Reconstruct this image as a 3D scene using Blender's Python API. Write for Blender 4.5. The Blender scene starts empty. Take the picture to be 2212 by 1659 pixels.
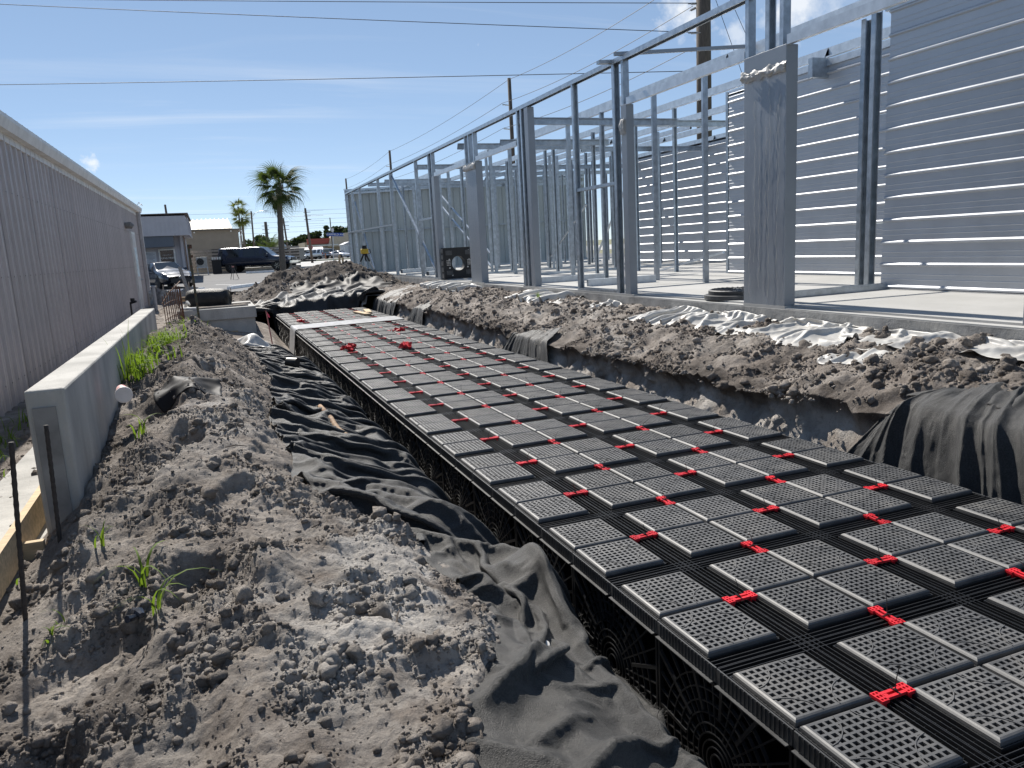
import bpy, bmesh, math, random
import numpy as np
from mathutils import Vector, Matrix
from math import radians as RAD, sin, cos, pi

# ------------------------------------------------------------------ camera, sky, sun, exposure
scene = bpy.context.scene
col = scene.collection
cam_d = bpy.data.cameras.new('camera'); cam = bpy.data.objects.new('camera', cam_d); col.objects.link(cam)
YAW, PIT, ROL = 0.3643, -0.1801, -0.0537
fw = Vector((sin(YAW)*cos(PIT), cos(YAW)*cos(PIT), sin(PIT))); rt = Vector((cos(YAW), -sin(YAW), 0)); up = rt.cross(fw)
r2 = cos(ROL)*rt + sin(ROL)*up; u2 = -sin(ROL)*rt + cos(ROL)*up
M = Matrix((r2, u2, -fw)).transposed().to_4x4(); M.translation = Vector((-1.9652, -1.7366, 1.5548))
cam.matrix_world = M
cam_d.sensor_fit = 'HORIZONTAL'; cam_d.sensor_width = 36.0; cam_d.lens = 36.0*3010.8/4032
cam_d.clip_start = 0.05; cam_d.clip_end = 6000
scene.camera = cam
scene.render.resolution_x = 1024; scene.render.resolution_y = 768

SUN_EL, SUN_AZ = RAD(45), RAD(-6.0)          # azimuth from +Y towards +X
world = bpy.data.worlds.new('World'); scene.world = world; world.use_nodes = True
nt = world.node_tree; nt.nodes.clear()
def wn(t, **k):
    n = nt.nodes.new(t)
    for a, b in k.items(): setattr(n, a, b)
    return n
sky = wn('ShaderNodeTexSky', sky_type='NISHITA', sun_disc=False, sun_elevation=SUN_EL, sun_rotation=SUN_AZ,
         air_density=0.5, dust_density=0.0, ozone_density=3.0, altitude=0.0)
bg = wn('ShaderNodeBackground'); bg.inputs['Strength'].default_value = 0.093
out = wn('ShaderNodeOutputWorld')
tc = wn('ShaderNodeTexCoord')
# high thin cirrus: noise on the direction projected on a flat layer
sep = wn('ShaderNodeSeparateXYZ'); nt.links.new(tc.outputs['Generated'], sep.inputs[0])
zc = wn('ShaderNodeMath', operation='MAXIMUM'); nt.links.new(sep.outputs['Z'], zc.inputs[0]); zc.inputs[1].default_value = 0.03
px = wn('ShaderNodeMath', operation='DIVIDE'); nt.links.new(sep.outputs['X'], px.inputs[0]); nt.links.new(zc.outputs[0], px.inputs[1])
py = wn('ShaderNodeMath', operation='DIVIDE'); nt.links.new(sep.outputs['Y'], py.inputs[0]); nt.links.new(zc.outputs[0], py.inputs[1])
cmb = wn('ShaderNodeCombineXYZ'); nt.links.new(px.outputs[0], cmb.inputs[0]); nt.links.new(py.outputs[0], cmb.inputs[1])
mp = wn('ShaderNodeMapping'); mp.inputs['Scale'].default_value = (0.32, 1.1, 1); mp.inputs['Rotation'].default_value = (0, 0, RAD(-28)); mp.inputs['Location'].default_value = (3.1, 1.7, 0)
nt.links.new(cmb.outputs[0], mp.inputs[0])
ns = wn('ShaderNodeTexNoise'); ns.inputs['Scale'].default_value = 0.9; ns.inputs['Detail'].default_value = 9; ns.inputs['Roughness'].default_value = 0.62; ns.inputs['Distortion'].default_value = 0.7
nt.links.new(mp.outputs[0], ns.inputs['Vector'])
rmp = wn('ShaderNodeMapRange'); rmp.inputs['From Min'].default_value = 0.50; rmp.inputs['From Max'].default_value = 0.80; rmp.inputs['To Max'].default_value = 0.42
nt.links.new(ns.outputs['Fac'], rmp.inputs['Value'])
ns2 = wn('ShaderNodeTexNoise'); ns2.inputs['Scale'].default_value = 0.28; ns2.inputs['Detail'].default_value = 3
nt.links.new(cmb.outputs[0], ns2.inputs['Vector'])
rm2 = wn('ShaderNodeMapRange'); rm2.inputs['From Min'].default_value = 0.42; rm2.inputs['From Max'].default_value = 0.62
nt.links.new(ns2.outputs['Fac'], rm2.inputs['Value'])
cir = wn('ShaderNodeMath', operation='MULTIPLY'); nt.links.new(rmp.outputs[0], cir.inputs[0]); nt.links.new(rm2.outputs[0], cir.inputs[1])
# a few small cumulus puffs, each where it stands in the sky
def puff(d, rad, prev, amount):
    dv = Vector(d).normalized()
    nz = wn('ShaderNodeTexNoise'); nz.inputs['Scale'].default_value = 2.2/rad; nz.inputs['Detail'].default_value = 7; nz.inputs['Roughness'].default_value = 0.6
    nt.links.new(tc.outputs['Generated'], nz.inputs['Vector'])
    ds = wn('ShaderNodeVectorMath', operation='DISTANCE'); nt.links.new(tc.outputs['Generated'], ds.inputs[0]); ds.inputs[1].default_value = dv
    mr = wn('ShaderNodeMapRange'); mr.inputs['From Min'].default_value = 0.0; mr.inputs['From Max'].default_value = rad; mr.inputs['To Min'].default_value = 0.62; mr.inputs['To Max'].default_value = 0.0
    nt.links.new(ds.outputs['Value'], mr.inputs['Value'])
    ad = wn('ShaderNodeMath', operation='ADD'); nt.links.new(mr.outputs[0], ad.inputs[0]); nt.links.new(nz.outputs['Fac'], ad.inputs[1])
    m2 = wn('ShaderNodeMapRange'); m2.inputs['From Min'].default_value = 0.74; m2.inputs['From Max'].default_value = 1.1; m2.inputs['To Max'].default_value = amount
    nt.links.new(ad.outputs[0], m2.inputs['Value'])
    mx = wn('ShaderNodeMath', operation='MAXIMUM'); nt.links.new(prev, mx.inputs[0]); nt.links.new(m2.outputs[0], mx.inputs[1])
    return mx.outputs[0]
def pxdir(x, y):   # sky direction of a cloud (2212-wide frame), world fixed
    return fw + r2*((x-1106)/1651.7) - u2*((y-829.5)/1651.7)
m = cir.outputs[0]
for x, y, r, a in ((1470, 22, .055, .8), (1700, 5, .06, .8), (1590, 80, .035, .5), (197, 354, .016, .75), (1760, -60, .09, .8)):
    m = puff(pxdir(x, y), r, m, a)
mixc = wn('ShaderNodeMix', data_type='RGBA'); nt.links.new(m, mixc.inputs['Factor'])
gm = wn('ShaderNodeGamma'); gm.inputs['Gamma'].default_value = 0.55; nt.links.new(sky.outputs[0], gm.inputs['Color'])
hs = wn('ShaderNodeHueSaturation'); hs.inputs['Saturation'].default_value = 1.15; hs.inputs['Value'].default_value = 2.28; nt.links.new(gm.outputs[0], hs.inputs['Color'])
nt.links.new(hs.outputs[0], mixc.inputs['A']); mixc.inputs['B'].default_value = (7.6, 7.8, 8.0, 1)
nt.links.new(mixc.outputs['Result'], bg.inputs['Color']); nt.links.new(bg.outputs[0], out.inputs[0])

sun_d = bpy.data.lights.new('sun', 'SUN'); sun = bpy.data.objects.new('sun', sun_d); col.objects.link(sun)
sun_d.energy = 5.0; sun_d.angle = RAD(0.53); sun_d.color = (1.0, 0.945, 0.865)
sv = Vector((sin(SUN_AZ)*cos(SUN_EL), cos(SUN_AZ)*cos(SUN_EL), sin(SUN_EL)))
sun.rotation_euler = sv.to_track_quat('Z', 'Y').to_euler(); sun.location = (0, 30, 40)
vs = scene.view_settings; vs.view_transform = 'Standard'; vs.look = 'None'; vs.exposure = 0.5; vs.gamma = 1.0
scene.render.engine = 'CYCLES'

# ------------------------------------------------------------------ helpers
random.seed(4); RNG = np.random.RandomState(11)
def V(*a): return Vector(a)
class MB:
    def __init__(s): s.v = []; s.f = []
    def add(s, vs, fs):
        o = len(s.v); s.v.extend([tuple(p) for p in vs]); s.f.extend([tuple(i+o for i in f) for f in fs]); return s
    def box(s, x0, x1, y0, y1, z0, z1):
        return s.add([(x0,y0,z0),(x1,y0,z0),(x1,y1,z0),(x0,y1,z0),(x0,y0,z1),(x1,y0,z1),(x1,y1,z1),(x0,y1,z1)],
                     [(0,3,2,1),(4,5,6,7),(0,1,5,4),(1,2,6,5),(2,3,7,6),(3,0,4,7)])
    def hull8(s, b, t):
        return s.add(list(b)+list(t), [(0,3,2,1),(4,5,6,7),(0,1,5,4),(1,2,6,5),(2,3,7,6),(3,0,4,7)])
    def bar(s, p0, p1, w, h, upv=(0,0,1), roll=0):
        p0 = Vector(p0); p1 = Vector(p1); d = (p1-p0).normalized(); u = Vector(upv)
        if abs(d.dot(u)) > .98: u = Vector((0,1,0))
        x = d.cross(u).normalized(); y = x.cross(d).normalized()
        if roll: x, y = x*cos(roll)+y*sin(roll), y*cos(roll)-x*sin(roll)
        x = x*w/2; y = y*h/2
        return s.hull8([p0-x-y, p0+x-y, p0+x+y, p0-x+y], [p1-x-y, p1+x-y, p1+x+y, p1-x+y])
    def ext(s, prof, p0, p1, xd, yd, cap=True):
        p0 = Vector(p0); p1 = Vector(p1); xd = Vector(xd); yd = Vector(yd); n = len(prof)
        a = [p0+xd*x+yd*y for x, y in prof]; b = [p1+xd*x+yd*y for x, y in prof]
        fs = [(i, (i+1) % n, n+(i+1) % n, n+i) for i in range(n)]
        if cap: fs += [tuple(range(n))[::-1], tuple(range(n, 2*n))]
        return s.add(a+b, fs)
    def tube(s, pts, r, n=8, cap=True):
        pts = [Vector(p) for p in pts]; rs = r if isinstance(r, (list, tuple)) else [r]*len(pts)
        vs = []; fs = []; ref = None
        for i, p in enumerate(pts):
            d = (pts[min(i+1, len(pts)-1)]-pts[max(i-1, 0)]).normalized()
            if ref is None:
                ref = d.orthogonal().normalized()
            ref = (ref-d*ref.dot(d)).normalized(); b = d.cross(ref)
            for k in range(n):
                t = 2*pi*k/n; vs.append(p+(ref*cos(t)+b*sin(t))*rs[i])
        for i in range(len(pts)-1):
            for k in range(n):
                fs.append((i*n+k, i*n+(k+1) % n, (i+1)*n+(k+1) % n, (i+1)*n+k))
        if cap: fs += [tuple(range(n))[::-1], tuple(range((len(pts)-1)*n, len(pts)*n))]
        return s.add(vs, fs)
    def disc(s, c, r, nrm, h, n=16):
        c = Vector(c); d = Vector(nrm).normalized(); return s.tube([c-d*h/2, c+d*h/2], r, n)
    def prism(s, poly, z0, z1, f=lambda x, y, z: (x, y, z)):
        n = len(poly); a = [f(x, y, z0) for x, y in poly]; b = [f(x, y, z1) for x, y in poly]
        return s.add(a+b, [(i, (i+1) % n, n+(i+1) % n, n+i) for i in range(n)]+[tuple(range(n))[::-1], tuple(range(n, 2*n))])
    def mesh(s, name, mat, smooth=False, off=(0,0,0)):
        m = bpy.data.meshes.new(name); o = off
        m.from_pydata([(a-o[0], b-o[1], c-o[2]) for a, b, c in s.v], [], s.f)
        if mat: m.materials.append(mat)
        if smooth: m.polygons.foreach_set('use_smooth', [True]*len(m.polygons))
        m.update(); return m
    def build(s, name, mat, parent=None, smooth=False, bevel=0, world=True):
        off = wloc(parent) if (parent and world) else (0,0,0)
        o = bpy.data.objects.new(name, s.mesh(name, mat, smooth, off)); col.objects.link(o); o.parent = parent
        if bevel:
            b = o.modifiers.new('bevel', 'BEVEL'); b.width = bevel; b.segments = 2; b.limit_method = 'ANGLE'
        return o
def wloc(p):
    l = Vector((0,0,0))
    while p: l = l+p.location; p = p.parent
    return l
def inst(name, mesh, parent=None, loc=(0,0,0), rot=(0,0,0), sc=(1,1,1)):
    o = bpy.data.objects.new(name, mesh); col.objects.link(o); o.parent = parent; o.location = loc; o.rotation_euler = rot; o.scale = sc; return o
def tag(o, label, cat=None, group=None):
    o['label'] = label
    if cat: o['category'] = cat
    if group: o['group'] = group
    return o
def thing(name, label, cat, loc=(0,0,0), rz=0, group=None):
    o = bpy.data.objects.new(name, None); col.objects.link(o); o.location = loc; o.rotation_euler = (0,0,rz); o.empty_display_size = .2
    return tag(o, label, cat, group)
def structure(o): o['kind'] = 'structure'; return o
def stuff(o, label=None, cat=None):
    o['kind'] = 'stuff'
    if label: tag(o, label, cat)
    return o
def npmesh(name, v, f, mat, parent=None, smooth=True):
    m = bpy.data.meshes.new(name); v = np.asarray(v, np.float32); f = np.asarray(f, np.int32); k = f.shape[1]
    m.vertices.add(len(v)); m.vertices.foreach_set('co', v.ravel())
    m.loops.add(f.size); m.loops.foreach_set('vertex_index', f.ravel())
    m.polygons.add(len(f)); m.polygons.foreach_set('loop_start', np.arange(0, f.size, k, dtype=np.int32)); m.polygons.foreach_set('loop_total', np.full(len(f), k, np.int32))
    m.update(calc_edges=True); m.validate()
    if smooth: m.polygons.foreach_set('use_smooth', np.ones(len(f), bool))
    if mat: m.materials.append(mat)
    o = bpy.data.objects.new(name, m); col.objects.link(o); o.parent = parent; return o
def gridfaces(ny, nx):
    i = np.arange(ny*nx).reshape(ny, nx)
    return np.stack([i[:-1,:-1], i[:-1,1:], i[1:,1:], i[1:,:-1]], -1).reshape(-1, 4)

# ------------------------------------------------------------------ materials
def pm(name, c, rough=.6, var=.12, sc=6.0, bump=0.0, bsc=40.0, metal=0.0, spec=.5, c2=None, det=5, rnd=0.0, cov=(.35,.65), stretch=(1,1,1)):
    m = bpy.data.materials.new(name); m.use_nodes = True; t = m.node_tree; N = t.nodes; L = t.links
    b = N['Principled BSDF']; b.inputs['Roughness'].default_value = rough; b.inputs['Metallic'].default_value = metal
    b.inputs['Specular IOR Level'].default_value = spec
    tcn = N.new('ShaderNodeTexCoord'); src = tcn.outputs['Object']
    if stretch != (1,1,1):
        mpn = N.new('ShaderNodeMapping'); mpn.inputs['Scale'].default_value = stretch; L.new(src, mpn.inputs[0]); src = mpn.outputs[0]
    n = N.new('ShaderNodeTexNoise'); n.inputs['Scale'].default_value = sc; n.inputs['Detail'].default_value = det; n.inputs['Roughness'].default_value = .6; L.new(src, n.inputs['Vector'])
    r = N.new('ShaderNodeMapRange'); r.inputs['From Min'].default_value = cov[0]; r.inputs['From Max'].default_value = cov[1]; L.new(n.outputs['Fac'], r.inputs['Value'])
    if c2 is None:
        a = tuple(x*(1-var) for x in c); c2 = tuple(min(1, x*(1+var)) for x in c)
    else: a = c
    mx = N.new('ShaderNodeMix'); mx.data_type = 'RGBA'; mx.inputs['A'].default_value = (*a, 1); mx.inputs['B'].default_value = (*c2, 1); L.new(r.outputs[0], mx.inputs['Factor'])
    last = mx.outputs['Result']
    if rnd:
        oi = N.new('ShaderNodeObjectInfo'); rr = N.new('ShaderNodeMapRange'); rr.inputs['To Min'].default_value = 1-rnd; rr.inputs['To Max'].default_value = 1+rnd; L.new(oi.outputs['Random'], rr.inputs['Value'])
        h = N.new('ShaderNodeHueSaturation'); L.new(rr.outputs[0], h.inputs['Value']); L.new(last, h.inputs['Color']); last = h.outputs['Color']
    L.new(last, b.inputs['Base Color'])
    rv = N.new('ShaderNodeMapRange'); rv.inputs['To Min'].default_value = max(0, rough-.1); rv.inputs['To Max'].default_value = min(1, rough+.1); L.new(n.outputs['Fac'], rv.inputs['Value']); L.new(rv.outputs[0], b.inputs['Roughness'])
    if bump:
        n2 = N.new('ShaderNodeTexNoise'); n2.inputs['Scale'].default_value = bsc; n2.inputs['Detail'].default_value = 6; n2.inputs['Roughness'].default_value = .65; L.new(src, n2.inputs['Vector'])
        bp = N.new('ShaderNodeBump'); bp.inputs['Strength'].default_value = bump; bp.inputs['Distance'].default_value = .02; L.new(n2.outputs['Fac'], bp.inputs['Height']); L.new(bp.outputs[0], b.inputs['Normal'])
    return m
def glassmat(name, c=(.02,.025,.03), rough=.03):
    return pm(name, c, rough, .1, 3, spec=.8)
def emit_free(*a): pass
MT = {}
MT['plastic'] = pm('black_plastic', (.040,.041,.043), .52, .3, 9, rnd=.2, bump=.05, bsc=120, spec=.7)
MT['plastic_d'] = pm('black_plastic_dull', (.012,.0125,.014), .45, .2, 9)
def tilemat():
    m = pm('grate_plastic', (.058,.059,.061), .58, .25, 9, rnd=.22, bump=.04, bsc=120, spec=.85); b = m.node_tree.nodes['Principled BSDF']; N = m.node_tree.nodes; L = m.node_tree.links
    src = b.inputs['Base Color'].links[0].from_socket; g = N.new('ShaderNodeNewGeometry'); n = N.new('ShaderNodeTexNoise'); n.inputs['Scale'].default_value = 2.6; n.inputs['Detail'].default_value = 9; n.inputs['Roughness'].default_value = .7; L.new(g.outputs['Position'], n.inputs['Vector'])
    r = N.new('ShaderNodeMapRange'); r.inputs['From Min'].default_value = .48; r.inputs['From Max'].default_value = .8; r.inputs['To Max'].default_value = .45; L.new(n.outputs['Fac'], r.inputs['Value'])
    x = N.new('ShaderNodeMix'); x.data_type = 'RGBA'; x.inputs['B'].default_value = (.30,.28,.25,1); L.new(r.outputs[0], x.inputs['Factor']); L.new(src, x.inputs['A']); L.new(x.outputs['Result'], b.inputs['Base Color']); return m
MT['tile'] = tilemat()
MT['void_shade'] = pm('tank_void_shade', (.003,.003,.0035), .9, spec=.05)  # near-black: the shade inside the tank is put into this colour
MT['red'] = pm('red_plastic', (.62,.02,.03), .4, .15, 20, rnd=.15)
MT['zip'] = pm('zip_tie', (.01,.01,.01), .4)
MT['galv'] = pm('galvanised_steel', (.40,.44,.48), .36, .18, 9, metal=.75, bump=.03, bsc=30, rnd=.1)
MT['galv2'] = pm('galvanised_purlin', (.56,.60,.64), .42, .12, 7, metal=.6, bump=.02, bsc=25, rnd=.08)
MT['jamb'] = pm('grey_painted_steel', (.27,.295,.325), .42, .05, 3, metal=.3, spec=.4)
MT['whitepanel'] = pm('white_panel', (.49,.51,.54), .42, .04, 2.5, metal=.45, rnd=.04)
MT['greenpanel'] = pm('grey_green_panel', (.40,.43,.42), .45, .06, 2, rnd=.05)
MT['tanpanel'] = pm('mauve_wall_panel', (.49,.44,.43), .38, .09, 1.3, rnd=.05)
MT['trimwhite'] = pm('white_trim', (.70,.69,.66), .5, .12, 4)
MT['conc'] = pm('concrete', (.27,.265,.25), .88, .2, 2.0, bump=.45, bsc=38, c2=(.50,.49,.46), det=9, cov=(.3,.62), stretch=(1,1,.45))
MT['slab'] = pm('slab_concrete', (.36,.357,.34), .85, .1, .9, bump=.08, bsc=60, c2=(.44,.435,.42))
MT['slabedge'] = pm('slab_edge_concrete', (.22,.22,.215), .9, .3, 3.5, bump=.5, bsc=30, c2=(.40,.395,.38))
MT['wood'] = pm('lumber', (.55,.42,.26), .8, .2, 5, stretch=(1,8,8), bump=.1, bsc=20)
MT['woodgrey'] = pm('weathered_wood', (.36,.31,.26), .85, .25, 5, stretch=(6,6,1), bump=.15, bsc=20)
MT['rust'] = pm('rusty_steel', (.10,.055,.035), .8, .4, 40, c2=(.2,.10,.06), bump=.2, bsc=120)
MT['rebar'] = pm('dark_rebar', (.045,.038,.035), .75, .3, 60, bump=.4, bsc=150)
MT['poly'] = pm('white_poly_film', (.40,.385,.36), .45, .1, 5, c2=(.54,.53,.50), bump=.12, bsc=22)
MT['asphalt'] = pm('asphalt', (.115,.115,.118), .9, .2, .6, bump=.2, bsc=80, c2=(.17,.17,.17))
MT['road'] = pm('concrete_road', (.42,.41,.39), .9, .1, .4, c2=(.48,.47,.45))
MT['paint'] = pm('white_paint', (.75,.75,.74), .6, .15, 6)
MT['black'] = pm('matte_black', (.012,.012,.013), .6)
MT['tyre'] = pm('tyre_rubber', (.018,.018,.018), .8)
MT['chrome'] = pm('chrome', (.7,.7,.7), .15, metal=1)
MT['glass'] = glassmat('dark_glass')
def soilmat():
    m = bpy.data.materials.new('soil'); m.use_nodes = True; t = m.node_tree; N = t.nodes; L = t.links; b = N['Principled BSDF']
    b.inputs['Roughness'].default_value = .95; b.inputs['Specular IOR Level'].default_value = .15
    g = N.new('ShaderNodeNewGeometry'); pos = g.outputs['Position']
    def noise(s, d=6, r=.6):
        n = N.new('ShaderNodeTexNoise'); n.inputs['Scale'].default_value = s; n.inputs['Detail'].default_value = d; n.inputs['Roughness'].default_value = r; L.new(pos, n.inputs['Vector']); return n.outputs['Fac']
    def mr(x, a, c, lo=0, hi=1):
        n = N.new('ShaderNodeMapRange'); n.inputs['From Min'].default_value = a; n.inputs['From Max'].default_value = c; n.inputs['To Min'].default_value = lo; n.inputs['To Max'].default_value = hi; L.new(x, n.inputs['Value']); return n.outputs[0]
    def mix(f, a, c):
        n = N.new('ShaderNodeMix'); n.data_type = 'RGBA'; L.new(f, n.inputs['Factor'])
        for k, x in (('A', a), ('B', c)):
            if isinstance(x, tuple): n.inputs[k].default_value = (*x, 1)
            else: L.new(x, n.inputs[k])
        return n.outputs['Result']
    c = mix(mr(noise(1.6), .38, .62), (.24,.205,.178), (.45,.405,.36))
    c = mix(mr(noise(9), .45, .7), c, (.25,.215,.185))
    # pale dry sand patches
    at = N.new('ShaderNodeAttribute'); at.attribute_name = 'pale'
    c = mix(mr(at.outputs['Fac'], 0, 1, 0, .9), c, (.62,.59,.55))
    at2 = N.new('ShaderNodeAttribute'); at2.attribute_name = 'damp'
    c = mix(at2.outputs['Fac'], c, (.062,.052,.045))
    c = mix(mr(noise(38, 5, .7), .52, .70, 0, .45), c, (.10,.083,.072)); c = mix(mr(noise(120, 3), .58, .72, 0, .45), c, (.5,.46,.42))
    L.new(c, b.inputs['Base Color'])
    bp = N.new('ShaderNodeBump'); bp.inputs['Strength'].default_value = 1.0; bp.inputs['Distance'].default_value = .03; L.new(noise(48, 10, .74), bp.inputs['Height']); L.new(bp.outputs[0], b.inputs['Normal'])
    return m
MT['soil'] = soilmat()
def fabricmat(name, c, c2):
    m = pm(name, c, .5, .2, 6, c2=c2, bump=.45, bsc=200)
    b = m.node_tree.nodes['Principled BSDF']; b.inputs['Sheen Weight'].default_value = .16; b.inputs['Sheen Roughness'].default_value = .45; b.inputs['Sheen Tint'].default_value = (.8,.8,.78,1)
    b.inputs['Specular IOR Level'].default_value = .38
    N = m.node_tree.nodes; L = m.node_tree.links; lk = b.inputs['Base Color'].links[0]; src = lk.from_socket
    tcn = N.new('ShaderNodeTexCoord'); n = N.new('ShaderNodeTexNoise'); n.inputs['Scale'].default_value = 130; n.inputs['Detail'].default_value = 3; L.new(tcn.outputs['Object'], n.inputs['Vector'])
    r = N.new('ShaderNodeMapRange'); r.inputs['From Min'].default_value = .35; r.inputs['From Max'].default_value = .7; r.inputs['To Min'].default_value = .45; r.inputs['To Max'].default_value = 2.1; L.new(n.outputs['Fac'], r.inputs['Value'])
    h = N.new('ShaderNodeHueSaturation'); L.new(r.outputs[0], h.inputs['Value']); L.new(src, h.inputs['Color']); L.new(h.outputs[0], b.inputs['Base Color'])
    w = N.new('ShaderNodeTexNoise'); w.noise_type = 'RIDGED_MULTIFRACTAL'; w.inputs['Scale'].default_value = 7; w.inputs['Detail'].default_value = 4; w.inputs['Distortion'].default_value = 1.2; L.new(tcn.outputs['Object'], w.inputs['Vector'])
    b2 = N.new('ShaderNodeBump'); b2.inputs['Strength'].default_value = .22; b2.inputs['Distance'].default_value = .02; L.new(w.outputs['Fac'], b2.inputs['Height'])
    b1 = b.inputs['Normal'].links[0].from_node; L.new(b2.outputs[0], b1.inputs['Normal'])
    return m
MT['fabric'] = fabricmat('black_geotextile', (.012,.0125,.013), (.020,.020,.021))
MT['fabric_b'] = fabricmat('brown_black_geotextile', (.015,.0145,.014), (.032,.030,.027))
MT['blackpoly'] = pm('black_poly_sheet', (.012,.012,.014), .62, .3, 6, spec=.25)
def filmmat():
    m = bpy.data.materials.new('clear_film'); m.use_nodes = True; N = m.node_tree.nodes; L = m.node_tree.links; b = N['Principled BSDF']
    b.inputs['Base Color'].default_value = (.8,.82,.85,1); b.inputs['Roughness'].default_value = .25
    tcn = N.new('ShaderNodeTexCoord'); mpn = N.new('ShaderNodeMapping'); mpn.inputs['Scale'].default_value = (9,9,1.2); L.new(tcn.outputs['Object'], mpn.inputs[0])
    n = N.new('ShaderNodeTexNoise'); n.inputs['Scale'].default_value = 1.6; n.inputs['Detail'].default_value = 5; L.new(mpn.outputs[0], n.inputs['Vector'])
    r = N.new('ShaderNodeMapRange'); r.inputs['From Min'].default_value = .5; r.inputs['From Max'].default_value = .8; r.inputs['To Min'].default_value = .03; r.inputs['To Max'].default_value = .2; L.new(n.outputs['Fac'], r.inputs['Value']); L.new(r.outputs[0], b.inputs['Alpha'])
    bp = N.new('ShaderNodeBump'); bp.inputs['Strength'].default_value = .5; bp.inputs['Distance'].default_value = .01; L.new(n.outputs['Fac'], bp.inputs['Height']); L.new(bp.outputs[0], b.inputs['Normal'])
    return m
MT['film'] = filmmat()
def carpaint(name, c): 
    m = pm(name, c, .25, .05, 2); b = m.node_tree.nodes['Principled BSDF']; b.inputs['Coat Weight'].default_value = .8; b.inputs['Coat Roughness'].default_value = .06; b.inputs['Metallic'].default_value = .3; return m
def leafmat(name, c, c2, tr=.25):
    m = pm(name, c, .65, .3, 3, c2=c2, rnd=.2, spec=.2); b = m.node_tree.nodes['Principled BSDF']
    N = m.node_tree.nodes; L = m.node_tree.links; o = N['Material Output']; t = N.new('ShaderNodeBsdfTranslucent'); t.inputs['Color'].default_value = (c2[0]*2, c2[1]*2.2, c2[2], 1)
    x = N.new('ShaderNodeMixShader'); x.inputs[0].default_value = tr; L.new(b.outputs[0], x.inputs[1]); L.new(t.outputs[0], x.inputs[2]); L.new(x.outputs[0], o.inputs[0]); return m
MT['grass'] = leafmat('grass_blade', (.06,.11,.018), (.14,.20,.035), .3)
MT['palm'] = leafmat('palm_leaf', (.035,.055,.018), (.075,.10,.035), .18)
MT['palm2'] = leafmat('yellow_palm_leaf', (.08,.10,.02), (.15,.16,.04), .25)
MT['leaf'] = leafmat('oak_leaf', (.022,.036,.014), (.05,.07,.026), .15)
MT['bark'] = pm('palm_bark', (.12,.10,.08), .9, .35, 12, bump=.6, bsc=18, stretch=(1,1,3))
MT['pole'] = pm('utility_pole_wood', (.10,.08,.065), .9, .3, 4, bump=.3, bsc=12, stretch=(4,4,.6))
MT['wire'] = pm('cable', (.02,.02,.022), .6)

# ------------------------------------------------------------------ noise (numpy)
_P = RNG.permutation(4096)
def _h(ix, iy, s): return _P[(_P[(ix+s*131) & 4095]+iy) & 4095]
def pn(x, y, s=0):
    ix = np.floor(x).astype(int); iy = np.floor(y).astype(int); fx = x-ix; fy = y-iy
    u = fx*fx*fx*(fx*(fx*6-15)+10); v = fy*fy*fy*(fy*(fy*6-15)+10)
    def g(a, b):
        t = _h(ix+a, iy+b, s)*(2*pi/4096*7.0); return np.cos(t)*(fx-a)+np.sin(t)*(fy-b)
    return (g(0,0)*(1-u)+g(1,0)*u)*(1-v)+(g(0,1)*(1-u)+g(1,1)*u)*v
def fbm(x, y, o=5, s=0, gain=.5):
    r = 0; a = 1
    for k in range(o): r = r+a*pn(x*2**k, y*2**k, s+k*7); a *= gain
    return r
def ridge(x, y, o=4, s=0):
    r = 0; a = 1
    for k in range(o): r = r+a*(1-2*np.abs(pn(x*2**k, y*2**k, s+k*5))); a *= .5
    return r
def lumps(x, y, cell, dens, s=0, flat=.75):
    # rounded clods: one possible lump per Voronoi cell
    X = x/cell; Y = y/cell; ix = np.floor(X).astype(int); iy = np.floor(Y).astype(int); best = np.zeros_like(X)
    for a in (-1,0,1):
        for b in (-1,0,1):
            h = _h(ix+a, iy+b, s); h2 = _h(ix+a, iy+b, s+3); h3 = _h(ix+a, iy+b, s+9)
            cx = ix+a+.15+.7*h/4096; cy = iy+b+.15+.7*h2/4096; r = .22+.38*h3/4096
            ex = 1+.5*(((h*7) % 97)/97-.5); d2 = ((X-cx)*ex)**2+((Y-cy)/ex)**2
            q = np.sqrt(np.maximum(0, r*r-d2))*flat*(((h+h2) % 1000) < dens*1000)
            best = np.maximum(best, q)
    return best*cell
def sstep(a, b, x):
    t = np.clip((x-a)/(b-a), 0, 1); return t*t*(3-2*t)
# ------------------------------------------------------------------ ground
GY = [-400,-60,-6,-4,31,32,36,45,55,65,90,160,260,500,3000]; GZ = [0,0,0,0,.02,.1,.12,.14,.34,.52,.60,.76,.95,1.3,1.5]
def gz(y): return float(np.interp(y, GY, GZ))
def ground():
    xs = np.array([-3000,-600,-200,-80,-30,-12,-6,-4.32,-4.3,0,4.2,4.22,8,14,20,40,80,200,600,3000.]); ys = np.array([-400,-60,-10,-4.02,-4,5,12,20,31.8,32,36,40,45,50,55,60,65,75,90,120,160,260,500,3000.])
    Xg, Yg = np.meshgrid(xs, ys); Zg = np.interp(Yg, GY, GZ)-.03
    pit = (Xg > -4.31) & (Xg < 4.21) & (Yg > -4.01) & (Yg < 31.9); Zg[pit] = -1.4
    o = npmesh('ground', np.stack([Xg, Yg, Zg], -1).reshape(-1,3), gridfaces(*Xg.shape), MT['drygrass'], smooth=False); structure(o)
MT['drygrass'] = pm('dry_grass_ground', (.16,.15,.09), .95, .3, .3, c2=(.22,.23,.11), bump=.3, bsc=6)
ground()
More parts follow.
